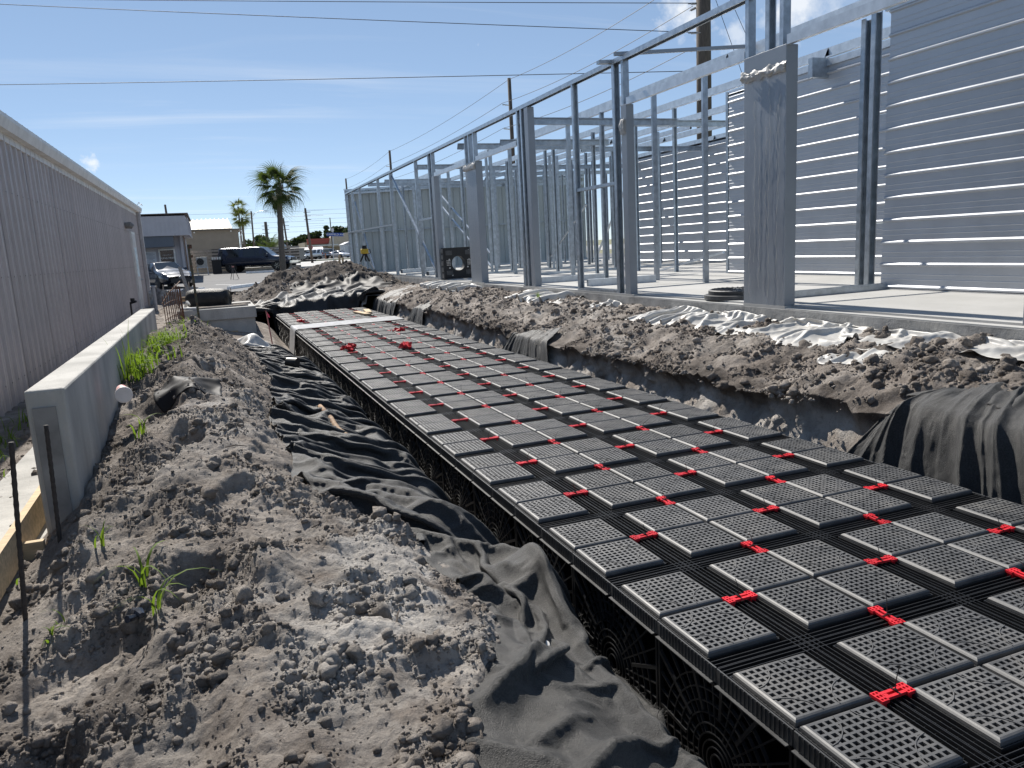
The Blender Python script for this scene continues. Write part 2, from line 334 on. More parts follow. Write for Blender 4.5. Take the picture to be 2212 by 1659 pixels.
def sheet(name, xs, ys, mat, dz=0.0):
    xs = np.array(xs, float); ys = np.array(ys, float); Xg, Yg = np.meshgrid(xs, ys); Zg = np.interp(Yg, GY, GZ)+dz
    return structure(npmesh(name, np.stack([Xg, Yg, Zg], -1).reshape(-1,3), gridfaces(*Xg.shape), mat, smooth=False))
sheet('parking_lot', [-60,-4.2,0,8,30], [32.2,36,45,55,62,65,66.2], MT['asphalt'], .0)
sheet('street', [-200,-20,0,20,60,300], [69,75,90,105,118], MT['road'], .005)
sheet('side_street', [8.5,12,17,22], [36,45,55,65,69.0], MT['road'], .008)
sheet('far_parking_lot', [10,20,40,60], [126,140,160,175], MT['asphalt'], .006)
g = MB(); g.box(-60, 9, 66.2, 66.5, gz(66), gz(66)+.13); structure(g.build('kerb', MT['conc']))
def stripe(x0, y0, x1, y1, w=.1):
    d = Vector((x1-x0, y1-y0, 0)).normalized(); n = Vector((-d.y, d.x, 0))*w/2; m = MB(); pts = []
    for t in (0, .5, 1):
        x = x0+(x1-x0)*t; y = y0+(y1-y0)*t; z = gz(y)+.008; pts += [(x-n.x, y-n.y, z), (x+n.x, y+n.y, z)]
    m.add(pts, [(0,2,3,1), (2,4,5,3)]); structure(m.build('painted_line', MT['paint']))
stripe(-2.6, 40.2, -1.55, 37.6, .14); stripe(-1.75, 46.3, 0.0, 43.6, .14); stripe(-5.2, 40.4, -4.3, 37.6, .14)
# asphalt edge drop in front of the lot
g = MB(); g.box(-4.2, 1.2, 31.7, 32.3, -.35, .09); structure(g.build('lot_edge', MT['asphalt']))

# ---- soil heights
LX = np.array([-4.4,-3.05,-2.8,-2.5,-2.2,-1.9,-1.6,-1.3,-1.0,-.75,-.55,-.42])
LY = np.array([-3,0,1,2,3,4,5,6,8,9.5,10.6,11.6,13,16,20,24.])
LZ = np.array([[-.1,-.1,-.05,.02,.03,.02,0,-.02,-.05,-.2,-.38,-.5],
 [-.12,-.15,-.1,-.06,-.02,.02,.03,0,-.06,-.2,-.36,-.5],
 [-.1,-.15,-.1,-.02,.06,.10,.10,.04,-.05,-.18,-.32,-.5],
 [-.05,-.03,.05,.14,.24,.22,.14,.06,-.04,-.14,-.30,-.5],
 [0,0,.20,.30,.38,.32,.2,.09,0,-.2,-.42,-.55],
 [0,0,.28,.42,.50,.42,.24,.1,0,-.2,-.45,-.6],
 [0,0,.38,.50,.58,.46,.26,.1,0,-.2,-.45,-.6],
 [0,0,.52,.60,.66,.5,.27,.1,0,-.2,-.45,-.6],
 [0,0,.56,.66,.74,.54,.27,.1,0,-.2,-.45,-.6],
 [0,0,.55,.66,.77,.54,.22,.08,0,-.2,-.45,-.6],
 [0,0,.35,.5,.6,.42,.14,.04,-.03,-.2,-.45,-.6],
 [0,0,.1,.2,.26,.15,.03,-.04,-.1,-.25,-.5,-.6],
 [0,0,.0,.02,.0,-.05,-.08,-.1,-.15,-.3,-.55,-.6],
 [0,0,0,0,0,-.1,-.2,-.25,-.3,-.4,-.6,-.6],
 [.02,.0,0,0,0,0,-.02,-.05,-.1,-.2,-.4,-.6],
 [.03,.03,.03,.03,.03,.03,.03,.03,.03,.03,.03,.03]])
RX = np.array([1.96,2.08,2.2,2.32,2.5,2.75,3.1,3.5,3.8,4.1])
RY = np.array([-3,1,2,2.8,3.6,5,7,9,11,13,15,17,19,20.3,24.])
a0 = [.08,.09,.1,.12,.18,.26,.36,.45,.48,.50]; a1 = [.2,.22,.24,.28,.36,.42,.45,.47,.49,.51]; a2 = [.14,.15,.16,.18,.26,.37,.46,.51,.53,.54]
RZ = np.array([a1,a1,a1,[.12,.13,.15,.17,.25,.34,.43,.49,.53,.56],a0,a0,a0,a0,[.1,.1,.11,.13,.19,.3,.42,.5,.54,.56],a2,a2,a2,a2,a2,[.3]*10])
def bil(GX, GYY, G, x, y):
    i = np.clip(np.searchsorted(GX, x)-1, 0, len(GX)-2); j = np.clip(np.searchsorted(GYY, y)-1, 0, len(GYY)-2)
    u = np.clip((x-GX[i])/(GX[i+1]-GX[i]), 0, 1); v = np.clip((y-GYY[j])/(GYY[j+1]-GYY[j]), 0, 1); v = v*v*(3-2*v)
    return (G[j,i]*(1-u)+G[j,i+1]*u)*(1-v)+(G[j+1,i]*(1-u)+G[j+1,i+1]*u)*v
def HL0(x, y):
    z = bil(LX, LY, LZ, x+.05*pn(x*2, y*2, 3), y+.08*pn(x*2, y*2, 4))
    pile = sstep(-3.0, -2.6, x)*sstep(12.5, 10.5, y)
    amp = .25+.75*pile
    z = z+amp*(.075*fbm(x*1.3, y*1.3, 3, 21)+.02*fbm(x*6, y*6, 2, 2))
    return z
def hollow(x, y):
    # dug-out scallops on the near pile: steep head, shaded floor
    w = 0
    for cx, cy, rx, ry, d, an in ((-2.12,1.62,.20,.42,.17,.15),(-2.62,1.35,.26,.36,.11,-.5),(-2.68,.75,.22,.3,.10,0),(-2.25,3.35,.18,.28,.12,.2),(-2.42,4.45,.16,.25,.11,.3),(-1.95,2.6,.12,.22,.08,-.4),(-2.05,5.6,.15,.35,.12,.2)):
        dx = x-cx; dy = y-cy; u = (dx*cos(an)+dy*sin(an))/rx; v = (dy*cos(an)-dx*sin(an))/ry
        r = np.sqrt(u*u+v*v)+.25*pn(x*7, y*7, 8); w = w-d*sstep(1.05, .55, r)*np.clip(.6+.6*v, .1, 1.2)
    return w
FLY = [-.9,0,.27,.53,.78,1.07,1.48,1.7,2.25,2.6,2.82,2.95,3.65,4.18,4.9,6.8,9.5,11.2,13.6]
FLX = [-1.6,-1.48,-1.42,-1.33,-1.17,-1.05,-.97,-.98,-1.2,-1.5,-1.72,-1.66,-1.58,-1.80,-1.68,-1.46,-1.5,-1.55,-1.72]
def fabL(x, y): return sstep(-.02, .10, x-np.interp(y, FLY, FLX))*sstep(13.7, 13.4, y)
def crumbs(x, y, s):
    """granular soil relief: patchy crumbs of several sizes, angular rather than domed"""
    w = .02*pn(x*30, y*30, s+1); xx = x+w; yy = y+.02*pn(x*30, y*30, s+2)
    d1 = sstep(-.05, .4, fbm(x*1.3, y*1.3, 3, s+50)+.12); d2 = sstep(-.1, .35, fbm(x*2.6, y*2.6, 3, s+55)+.1)
    return d1*lumps(xx, yy, .15, .16, s+15, .6)*.8+d2*(lumps(xx, yy, .07, .4, s+25, .75)*.8+lumps(xx, yy, .036, .65, s+35, .9))+(.6+.4*d2)*lumps(xx, yy, .021, .65, s+45, .95)+.014*(ridge(x*6, y*6, 4, s+61)-.5)*d1+.006*fbm(x*40, y*40, 3, s+60)
def HL(x, y):
    z = HL0(x, y); p = sstep(-3.05, -2.7, x)*sstep(13, 11, y); fb = fabL(x, y)
    up = hollow(x, y)+.05*(ridge(x*1.1+.3*y, y*1.5, 5, 33)-.75)+.035*fbm(x*5, y*5, 5, 14)
    return z+(1-fb)*(p*up+(.25+.75*p)*crumbs(x, y, 0))-.035*fb
def HR0(x, y):
    xx = x+.09*pn(y*.9+3, x*.3, 71)+.05*pn(y*2.7, x*.5, 72)
    z = bil(RX, RY, RZ, xx, y)
    return z+.05*fbm(x*1.5, y*1.5, 3, 81)*sstep(2.15, 2.6, x)
def HRd(x, y): return HR0(x, y)-1.0*sstep(2.40, 2.12, x)
def xcrest(y): return 2.37+.07*pn(y*.8, y*0+3, 71)+.05*pn(y*2.3, y*0+5, 72)+.02*pn(y*7, y*0, 73)
def fabR(x, y):
    a = np.interp(y, [-1.2,1.0,1.7,2.1,2.5,3.0,3.55,3.7], [3.0,2.9,2.75,2.66,2.45,2.28,2.15,1.9]); b = np.interp(y, [7.5,7.6,8.2,9.2,10.2,10.9,11], [1.9,2.7,2.7,2.55,2.35,2.2,1.9]); c = np.interp(y, [14.5,14.6,15.6,16.6,16.7], [1.9,2.65,2.55,2.35,1.9])
    m = np.maximum(np.maximum(sstep(.0, -.08, x-a), sstep(.0, -.08, x-b)), sstep(.0, -.08, x-c))
    w = 0*x
    for y0, y1, xa in ((1.75,2.7,3.6),(2.95,3.7,3.5),(3.9,5.1,3.35),(5.3,6.3,3.4),(6.4,7.45,3.3),(8.75,9.25,3.6),(10.4,12.2,3.5),(15.8,18.8,3.5)):
        w = np.maximum(w, sstep(0, .12, y-y0)*sstep(0, .12, y1-y)*sstep(0, .1, x-xa-.12*pn(y*4, x*0, 3)))
    return np.maximum(m, w*.85)
def HR(x, y):
    z = HR0(x, y); p = sstep(4.15, 3.95, x); fb = fabR(x, y); face = 0
    up = .07*(ridge(x*1.3, y*1.1, 5, 133)-.75)+.04*fbm(x*5, y*5, 5, 114)
    return z+(1-fb)*(p*up+(.3+.7*p)*crumbs(x, y, 100)+face*(.09*fbm(x*1.6, y*1.6, 4, 171)+.04*(ridge(x*2.2, y*2.2, 3, 172)-.5)))-.03*fb
def HF0(x, y):
    z0 = np.where(x < -.42, HL0(np.minimum(x, -.42), np.minimum(y, 20.3)), np.where(x > 1.98, HR0(np.maximum(x, 1.98), np.minimum(y, 20.3)), -.9))
    rise = np.interp(x, [-4.4,-2,-.8,0,2,4.1], [.02,.02,.1,.28,.38,.45])+.05*fbm(x, y, 3, 91)
    t = sstep(20.35, 20.75, y+.12*pn(x*2, y*2, 92)+.5*(np.abs(x-.8) > 1.3))
    z = z0*(1-t)+rise*t
    m = lambda cx, cy, rx, ry, h: h*np.exp(-(((x-cx)/rx)**2+((y-cy)/ry)**2)**1.25)
    z = z+m(1.15, 26.6, 1.35, 2.1, .56)+m(2.5, 26.0, .95, 1.7, .54)+m(-.1, 27.2, 1.0, 2.0, .32)+m(3.4, 25.0, .6, 1.5, .25)+m(.4, 23.6, 1.6, 1.2, .10)
    z = z+(.12*fbm(x*1.4, y*1.4, 4, 94)+.06*(ridge(x*1.6, y*1.6, 3, 95)-.5))*sstep(22.5, 25, y)
    e = sstep(29.0, 31.5, y); return z*(1-e)+e*np.interp(y, GY, GZ)
def fabF(x, y): return np.maximum(sstep(-1.35,-1.2,x)*sstep(2.85,2.6,x)*sstep(23.1,22.8,y), sstep(.3,.5,x)*sstep(3.4,3.2,x)*sstep(24.4,24.1,y)*sstep(21.8,22,y))
def HF(x, y):
    z = HF0(x, y); p = sstep(20.4, 21.2, y); fb = fabF(x, y)
    return z-.05*fb+(1-fb)*(.3+.7*p)*(lumps(x, y, .3, .2, 305, .6)*.7+lumps(x, y, .15, .4, 315, .8)*.8+lumps(x, y, .1, .5, 325, .9)*.7+.09*fbm(x*2.4, y*2.4, 5, 360))
def setattr_f(o, name, a):
    at = o.data.attributes.new(name, 'FLOAT', 'POINT'); at.data.foreach_set('value', np.clip(a, 0, 1).astype(np.float32).ravel())
def ylines(y0, y1, s0, k):
    out = [y0]
    while out[-1] < y1: out.append(out[-1]+max(s0, k*(out[-1]+1.7)))
    return np.array(out)
def soil(name, xs, ys, H, pale, damp):
    X, Y = np.meshgrid(xs, ys); Zs = H(X, Y)
    o = npmesh(name, np.stack([X, Y, Zs], -1).reshape(-1,3), gridfaces(*X.shape), MT['soil']); structure(o)
    setattr_f(o, 'pale', pale(X, Y)); setattr_f(o, 'damp', damp(X, Y, Zs)); return o
def gau(x, y, cx, cy, rx, ry): return np.exp(-((x-cx)/rx)**2-((y-cy)/ry)**2)
def paleL(x, y):
    a = gau(x,y,-1.35,1.35,.5,.75)+.8*gau(x,y,-1.25,2.0,.3,.5)+.8*gau(x,y,-2.0,4.2,.3,.9)+.55*gau(x,y,-2.0,.9,.6,.6)+.5*gau(x,y,-3.6,3.0,.6,2)+.3*gau(x,y,-2.2,3.0,.4,.5)
    return a*sstep(-.3, .35, fbm(x*3.2, y*3.2, 4, 201)+.1)
def dampL(x, y, z):
    a = .22+.8*gau(x,y,-2.35,6.2,.45,1.6)+.6*gau(x,y,-2.15,9.5,.5,1.6)+.5*gau(x,y,-2.62,1.2,.3,.5)+.45*gau(x,y,-2.6,3.8,.25,1.2)+.25*gau(x,y,-3.6,6,.6,4)
    return np.clip(a, 0, .8)*sstep(-.35, .3, fbm(x*2.4, y*2.4, 4, 211)+.05)
def paleR(x, y): return (.3*gau(x,y,3.0,7,.8,3)+.25*gau(x,y,3,12,.6,3))*sstep(-.4, .3, fbm(x*3, y*3, 4, 221))
def dampR(x, y, z):
    crest = np.exp(-((z-.0)/.16)**2)*sstep(2.05,2.2,x)*sstep(2.9,2.4,x)
    return (.4*gau(x,y,3.6,4,.4,3)+.58)*sstep(-.3, .35, fbm(x*2.6, y*2.6, 4, 231))*.8
soil('soil_bank_by_wall', np.concatenate([np.arange(-4.3, -3.05, .04), np.arange(-3.05, -.419, .0092)]), ylines(-.9, 20.32, .0095, .0028), HL, paleL, dampL)
def right_bank():
    ys = ylines(-.9, 20.32, .0125, .0029); xc = xcrest(ys); nt_, nf_ = 132, 46; u = np.linspace(0, 1, nt_)
    X = 4.06+(xc[:,None]-4.06)*u[None,:]; Y = np.repeat(ys[:,None], nt_, 1); Zt = HR(X, Y)
    t = np.linspace(0, 1, nf_+1)[1:]; Tf = np.repeat(t[None,:], len(ys), 0); Yf = np.repeat(ys[:,None], nf_, 1); zc = Zt[:,-1:]; Zf = zc+(-.85-zc)*Tf**1.15
    fbf = fabR(Yf*0+2.2, Yf)
    Xf = xc[:,None]+.07*np.sin(pi*np.clip(Tf*2.4, 0, 1))-.30*Tf**1.6+(1-.7*fbf)*(.11*fbm(Yf*1.7, Zf*2.2, 5, 171)*np.clip(Tf*6, 0, 1)+.045*(ridge(Yf*2.4, Zf*3, 4, 172)-.5)*np.clip(Tf*4, 0, 1)-crumbs(Yf, Zf*1.2, 300)*np.clip(Tf*8, .3, 1)*.9)
    Xf = np.maximum(Xf, 2.03)
    V_ = np.concatenate([np.stack([X, Y, Zt], -1), np.stack([Xf, Yf+.03*pn(Yf*6, Zf*6, 9), Zf], -1)], 1); o = npmesh('soil_bank_by_slab', V_.reshape(-1,3), gridfaces(*V_.shape[:2]), MT['soil']); structure(o)
    XX, YY, ZZ = V_[...,0], V_[...,1], V_[...,2]; onface = np.concatenate([0*X, np.clip(Tf*9-.6, 0, 1)], 1)
    pl = paleR(XX, YY)*(1-onface)+onface*.75*sstep(-.3, .3, fbm(YY*2.2, ZZ*2.2, 4, 222)+.05); dm = dampR(XX, YY, ZZ)*(1-onface)+onface*.35*sstep(.0, .4, fbm(YY*2.5, ZZ*2, 4, 223))
    band = np.exp(-((XX-(xc[:,None]+.03))/.16)**2)*(1-onface); setattr_f(o, 'pale', pl*(1-band)); setattr_f(o, 'damp', np.clip(dm+.6*band*sstep(-.4,.2,fbm(YY*3, XX*3, 4, 224)), 0, .85))
right_bank()
soil('spoil_mound', np.arange(-4.3, 4.25, .05), np.arange(20.3, 32.01, .06), HF, lambda x, y: .8*gau(x,y,-.6,27,.5,1.6)*sstep(-.2,.4,fbm(x*2,y*2,4,251)+.2), lambda x, y, z: np.clip(.68+.2*sstep(.2,.9,z)+.45*fbm(x*1.6,y*1.6,4,241), 0, .95)*sstep(20.8, 22.5, y)*sstep(-2.2,-.6,x+0*y))
g = MB(); g.box(-.5, 2.1, -4, 20.6, -1.3, -.82); structure(g.build('trench_floor', MT['soil']))

# ---- clods lying on the soil
def icos(sub, seed):
    bm = bmesh.new(); bmesh.ops.create_icosphere(bm, subdivisions=sub, radius=1.0); r = np.random.RandomState(seed)
    v = np.array([p.co[:] for p in bm.verts]); f = np.array([[q.index for q in p.verts] for p in bm.faces]); bm.free()
    k = r.randn(6,3); d = sum(.15*np.sin(v@k[i]*2.6+i) for i in range(6)); v = v*(1+d)[:,None]+r.randn(*v.shape)*.10; return v*np.array([1,.85,.7]), f
def clods(name, n, xr, yr, H, smin, smax, alpha, seed, label, mask=None, ypow=1.6):
    r = np.random.RandomState(seed); x = r.uniform(*xr, n*3); y = yr[0]+(yr[1]-yr[0])*r.rand(n*3)**ypow
    den = sstep(-.1, .35, fbm(x*2.6, y*2.6, 3, (55 if xr[0] < 0 else 155))+.08)+.08
    if mask is not None: den = den*mask(x, y)
    k = r.rand(n*3) < den; x = x[k][:n]; y = y[k][:n]; n = len(x); z = H(x, y)
    s = smin*(1-r.rand(n)*(1-(smin/smax)**alpha))**(-1/alpha)
    VV = []; FF = []; o = 0
    base = [icos(2, i) for i in range(5)]+[icos(1, i+9) for i in range(5)]
    for b in range(10):
        big = b < 5; idx = np.where(((s > .022) == big) & ((np.arange(n) % 5) == b % 5))[0]
        if len(idx) == 0: continue
        v, f = base[b]; a = r.rand(len(idx))*2*pi; t = r.randn(len(idx))*.4
        ca, sa, ct, st = np.cos(a), np.sin(a), np.cos(t), np.sin(t)
        R = np.stack([np.stack([ca, -sa*ct, sa*st], -1), np.stack([sa, ca*ct, -ca*st], -1), np.stack([0*ca, st, ct], -1)], 1)
        p = np.einsum('nij,vj->nvi', R, v)*s[idx][:,None,None]+np.stack([x[idx], y[idx], z[idx]+s[idx]*.25], -1)[:,None,:]
        VV.append(p.reshape(-1,3)); FF.append((f[None]+o+(np.arange(len(idx))*len(v))[:,None,None]).reshape(-1,3)); o += len(idx)*len(v)
    v = np.concatenate(VV); ob = npmesh(name, v, np.concatenate(FF), MT['soil'], smooth=False); stuff(ob, label, 'soil clods')
    setattr_f(ob, 'pale', paleL(v[:,0], v[:,1])*.7 if xr[0] < 0 else 0*v[:,0]); setattr_f(ob, 'damp', (.5 if xr[0] < -3 else .62)*sstep(-.25 if xr[0] > -3 else -.15,.4,fbm(v[:,0]*5, v[:,1]*5, 2, 88)))
nofab = lambda x, y: (1-fabL(x, y))*np.where(x < -2.98, .25, 1.)*.98+.004
clods('soil_clods', 44000, (-4.0,-.7), (-.2,12), HL, .0036, .045, 2.2, 1, 'loose crumbs and clods of grey soil over the bank beside the concrete wall', nofab, 1.9)
clods('soil_clods', 16000, (2.3,3.95), (.6,18), HR, .006, .06, 2.0, 2, 'loose crumbs and clods of brown soil on the bank below the slab', lambda x, y: 1-fabR(x, y), 1.4)
clods('soil_clods', 1500, (-1.5,4.0), (21.6,28.5), HF, .015, .09, 2.0, 3, 'loose dark clods on the spoil mound beyond the tank', lambda x, y: 1-fabF(x, y), 1)
# ------------------------------------------------------------------ stormwater tank of crate modules
tank = thing('stormwater_tank', 'long black plastic stormwater tank of gridded crate modules with red clips, lying in the trench', 'tank', (0.8, 9.6, -.8))
def tile_mesh():
    m = MB(); h = .159; e = .0125; n = 10; inn = h-e-.004; pit = 2*inn/n; hole = pit*.65; zt = .020; zb = .006
    xs = [-h+e]
    for i in range(n):
        c = -inn+pit*(i+.5); xs += [c-hole/2, c+hole/2]
    xs.append(h-e); k = len(xs)
    idx = {}
    for j in range(k):
        for i in range(k): idx[i,j] = len(m.v); m.v.append((xs[i], xs[j], zt))
    low = {}
    def lo(i, j):
        if (i,j) not in low: low[i,j] = len(m.v); m.v.append((xs[i], xs[j], zt-.032))
        return low[i,j]
    for j in range(k-1):
        for i in range(k-1):
            if i % 2 == 1 and j % 2 == 1:
                q = [(i,j),(i+1,j),(i+1,j+1),(i,j+1)]
                for a in range(4):
                    p, r = q[a], q[(a+1) % 4]; m.f.append((idx[p], lo(*p), lo(*r), idx[r]))
            else: m.f.append((idx[i,j], idx[i+1,j], idx[i+1,j+1], idx[i,j+1]))
    # rounded bevel rim
    o = len(m.v); rings = [(h-e, zt), (h-.006, zt-.003), (h-.001, zt-.008), (h, zt-.018), (h, -.004)]
    for r, z in rings: m.v += [(-r,-r,z),(r,-r,z),(r,r,z),(-r,r,z)]
    for a in range(len(rings)-1):
        for b in range(4): m.f.append((o+a*4+b, o+(a+1)*4+b, o+(a+1)*4+(b+1) % 4, o+a*4+(b+1) % 4))
    # moulded quarter-circle ribs across the corners
    for cx, cy, a0 in ((-h,-h,0),(h,-h,90),(h,h,180),(-h,h,270)):
        pts = [(cx+.125*cos(RAD(a0+t)), cy+.125*sin(RAD(a0+t))) for t in range(6, 85, 13)]
        for (x0,y0),(x1,y1) in zip(pts, pts[1:]): m.bar((x0,y0,zt+.0005),(x1,y1,zt+.0005), .0035, .004)
    return m.mesh('grate_tile', MT['tile'])
TILE = tile_mesh()
def lattice(x0, x1, cols, left=False, right=False, tiles=()):
    """ribs of one module in module space; x0..x1 width, tile columns centred at cols"""
    m = MB(); y0, y1 = -.4, .4; zt = -.002
    tx0 = min(cols)-.1675; tx1 = max(cols)+.1675; tz = .335
    # ribs along y in the long grooves and along x in the cross grooves (thin upright plates)
    gl = [] if left else [x0+.003, x0+.024, x0+.046]; gr = [] if right else [x1-.003, x1-.024, x1-.046]
    for x in gl+gr: m.box(x-.0015, x+.0015, y0, y1, zt-.05, zt)
    for y in (y0+.003, y0+.024, y0+.046, y1-.046, y1-.024, y1-.003): m.box(x0+.004, x1-.004, y-.0015, y+.0015, zt-.05, zt-.001)
    yy = np.arange(y0+.02, y1, .0385)
    for y in yy:
        for s, a, b in ((left, x0, tx0), (right, tx1, x1)):
            if not s: m.box(a, b, y-.001, y+.001, zt-.07, zt-.012)
    for x in np.arange(x0+.02, x1, .0385):
        for a, b in ((y0, -tz), (tz, y1)): m.box(x-.001, x+.001, a, b, zt-.07, zt-.012)
    # ladder rim round each tile
    for cx in cols:
        for cy in (-.1675, .1675):
            for s in (-1, 1):
                X = cx+s*.1655; m.box(X-.002, X+.002, cy-.1675, cy+.1675, -.03, 0)
                Y = cy+s*.1655; m.box(cx-.1635, cx+.1635, Y-.002, Y+.002, -.03, -.0005)
                for t in np.arange(-.15, .151, .0214):
                    a, b = sorted((cx+s*.1585, cx+s*.1635)); m.box(a, b, cy+t-.0025, cy+t+.0025, -.012, -.002)
                    a, b = sorted((cy+s*.1585, cy+s*.1635)); m.box(cx+t-.0025, cx+t+.0025, a, b, -.012, -.002)
    return m
FULL = lattice(-.4, .4, (-.1675, .1675)).mesh('rib_lattice', MT['plastic_d'])
LEFT = lattice(-.205, .205, (-.035,), left=True).mesh('rib_lattice', MT['plastic_d'])
RIGHT = lattice(-.205, .205, (.035,), right=True).mesh('rib_lattice', MT['plastic_d'])
def light_stop(w): return MB().box(-w/2+.002, w/2-.002, -.398, .398, -.78, -.11).mesh('light_stop', MT['void_shade'])  # added solid black box to stop light; real crates have columns here
CF, CH = light_stop(.8), light_stop(.36)
CORE_H = {}
def flange_mesh(s):
    m = MB()
    for y in (-.2, .2):
        m.box(min(0,s*.006), max(0,s*.006), y-.197, y+.197, -.062, -.001)
        m.box(min(0,s*.022), max(0,s*.022), y-.185, y+.19, -.066, -.062)
        for t in np.arange(-.18, .19, .022): m.box(min(s*.006,s*.0095), max(s*.006,s*.0095), y+t-.001, y+t+.001, -.060, -.002)
    return m.mesh('edge_flange', MT['plastic'])
FLL = flange_mesh(-1); FLR = flange_mesh(1)
MODY = [i*.8 for i in range(-2, 26)]
off = Vector((0.8, 9.6, -.8))
for i, y in enumerate(MODY):
    for kind, cx in (('L', -.205), ('F', .4), ('F', 1.2), ('R', 1.805)):
        md = bpy.data.objects.new('crate_module', None); col.objects.link(md); md.parent = tank; md.location = Vector((cx, y, 0))-off
        inst('rib_lattice', {'L': LEFT, 'F': FULL, 'R': RIGHT}[kind], md)
        inst('light_stop', CF if kind == 'F' else CH, md, (0 if kind == 'F' else (.02 if kind == 'L' else -.02), 0, 0))
        if kind == 'L': inst('edge_flange', FLL, md, (-.205, 0, 0))
        if kind == 'R': inst('edge_flange', FLR, md, (.205, 0, 0))
        for tx in {'L': (-.035,), 'F': (-.1675, .1675), 'R': (.035,)}[kind]:
            for ty in (-.1675, .1675): inst('grate_tile', TILE, md, (tx, ty, random.uniform(-.001, .001)), (random.uniform(-.004,.004), random.uniform(-.004,.004), random.uniform(-.006,.006)))
# side panels with moulded sunburst rings
def side_mesh(s):
    m = MB(); W, z0, z1 = .395, -.78, -.068
    def P(u, w, d): return (s*d, u, -.40+w)
    def clipr(a):
        c, q = abs(cos(a)), abs(sin(a)); return min(W/max(c,1e-6), (.332 if sin(a) > 0 else .378)/max(q,1e-6))
    def quad(pts, d0, d1):
        m.add([P(u,w,d0) for u,w in pts]+[P(u,w,d1) for u,w in pts], [(4,5,6,7),(0,1,5,4),(1,2,6,5),(2,3,7,6),(3,0,4,7)])
    n = 48
    for r, t in ((.035,.007),(.062,.006),(.088,.006),(.115,.006),(.15,.006),(.19,.006),(.235,.006),(.285,.006),(.335,.006)):
        for k in range(n):
            a, b = 2*pi*k/n, 2*pi*(k+1)/n
            if r+t > clipr((a+b)/2): continue
            quad([(r*cos(a),r*sin(a)),((r+t)*cos(a),(r+t)*sin(a)),((r+t)*cos(b),(r+t)*sin(b)),(r*cos(b),r*sin(b))], -.012, .002)
    for k in range(36):
        a = 2*pi*(k+.5)/36; R = clipr(a)-.004; wd = .0035 if k % 3 else .008; r0 = .12 if k % 3 else .2
        c, q = cos(a), sin(a)
        quad([(r0*c+wd*q, r0*q-wd*c),(R*c+wd*q, R*q-wd*c),(R*c-wd*q, R*q+wd*c),(r0*c-wd*q, r0*q+wd*c)], -.010, .0035 if k % 3 == 0 else .001)
    for u in (-W, W-.012): quad([(u,-.378),(u+.012,-.378),(u+.012,.332),(u,.332)], -.012, .004)
    quad([(-W,.32),(W,.32),(W,.332),(-W,.332)], -.012, .0038)
    return m.mesh('side_panel', MT['plastic_d'])
SPL = side_mesh(-1); SPR = side_mesh(1)
for y in MODY:
    inst('side_panel', SPL, tank, Vector((-.412, y+.4, 0))-off); inst('side_panel', SPR, tank, Vector((2.012, y+.4, 0))-off)
EP = side_mesh(-1)
for x in (0, .8, 1.6): inst('side_panel', EP, tank, Vector((x, 20.412, 0))-off, (0,0,-pi/2))
# red clips
def clip_mesh():
    m = MB(); z0, z1 = .0, .016
    for s in (-1, 1):
        xs = [s*.098, s*.092, s*.080, s*.074, s*.062, s*.056]; ys = [-.036,-.030,-.018,-.008,.008,.018,.030,.036]
        for i in range(5):
            for j in range(7):
                if i in (1,3) and j in (1,3,5): continue
                a, b = sorted((xs[i], xs[i+1])); m.box(a, b, ys[j], ys[j+1], z0, z1)
    m.box(-.056, .056, -.024, -.008, z0, z1-.002); m.box(-.056, .056, .008, .024, z0, z1-.002)
    m.box(-.05, -.03, -.0079, .0079, z0, z1-.003)
    for s in (-1,1): m.box(s*.077-.018, s*.077+.018, -.03, .03, -.03, -.0005)
    return m
CLIP = clip_mesh().mesh('clip', MT['red'])
def zip_mesh(seed):
    r = random.Random(seed); m = MB(); a = r.uniform(0, 6.28); L = r.uniform(.07, .14); b = r.uniform(.1, .7)
    pts = [(0,-.03,.017),(.0,.0,.019),(0,.02,.019)]; m.bar((0,-.032,.0175),(0,.032,.0175), .006, .003)
    m.box(-.006, .006, -.008, .006, .017, .026)
    q = []
    for t in np.linspace(0, 1, 7): q.append((cos(a)*L*b*t*t, sin(a)*L*b*t*t, .02+L*(t-.3*b*t*t)))
    m.tube(q, .0022, 5); return m.mesh('zip_tie', MT['zip'])
ZIPS = [zip_mesh(i) for i in range(7)]
clips = [(x, y, 0) for x in (0, .8, 1.6) for y in MODY]+[(x, y+.4, pi/2) for x in (.4, 1.2) for y in MODY[:-1]]
for k, (x, y, r) in enumerate(clips):
    c = inst('clip', CLIP, tank, Vector((x+random.uniform(-.004,.004), y+random.uniform(-.006,.006), .004))-off, (0,0,r+random.uniform(-.08,.08)), (.76,.76,.7))
    if y < 12: inst('zip_tie', ZIPS[k % 7], c, (random.uniform(-.02,.02), 0, 0))
# spare clips left in little heaps on top
for x, y, n, lab in ((-.13, 14.0, 7, 'heap of spare red clips on the tank just beyond the white strip'), (.0, 10.75, 10, 'heap of spare red clips over the first groove from the concrete wall side'), (.83, 10.3, 9, 'heap of spare red clips over the middle groove of the tank'), (1.33, 12.9, 6, 'heap of spare red clips nearest the slab side of the tank')):
    t = thing('spare_clip_heap', lab, 'plastic clips', (x, y if 'white' not in lab else 16.9, .022), 0, 'heaps of spare clips')
    for k in range(n): inst('clip', CLIP, t, (random.uniform(-.07,.07), random.uniform(-.09,.09), .01+.006*k), (random.uniform(-.4,.4), random.uniform(-.4,.4), random.uniform(0,6)), (.7,.7,.8))
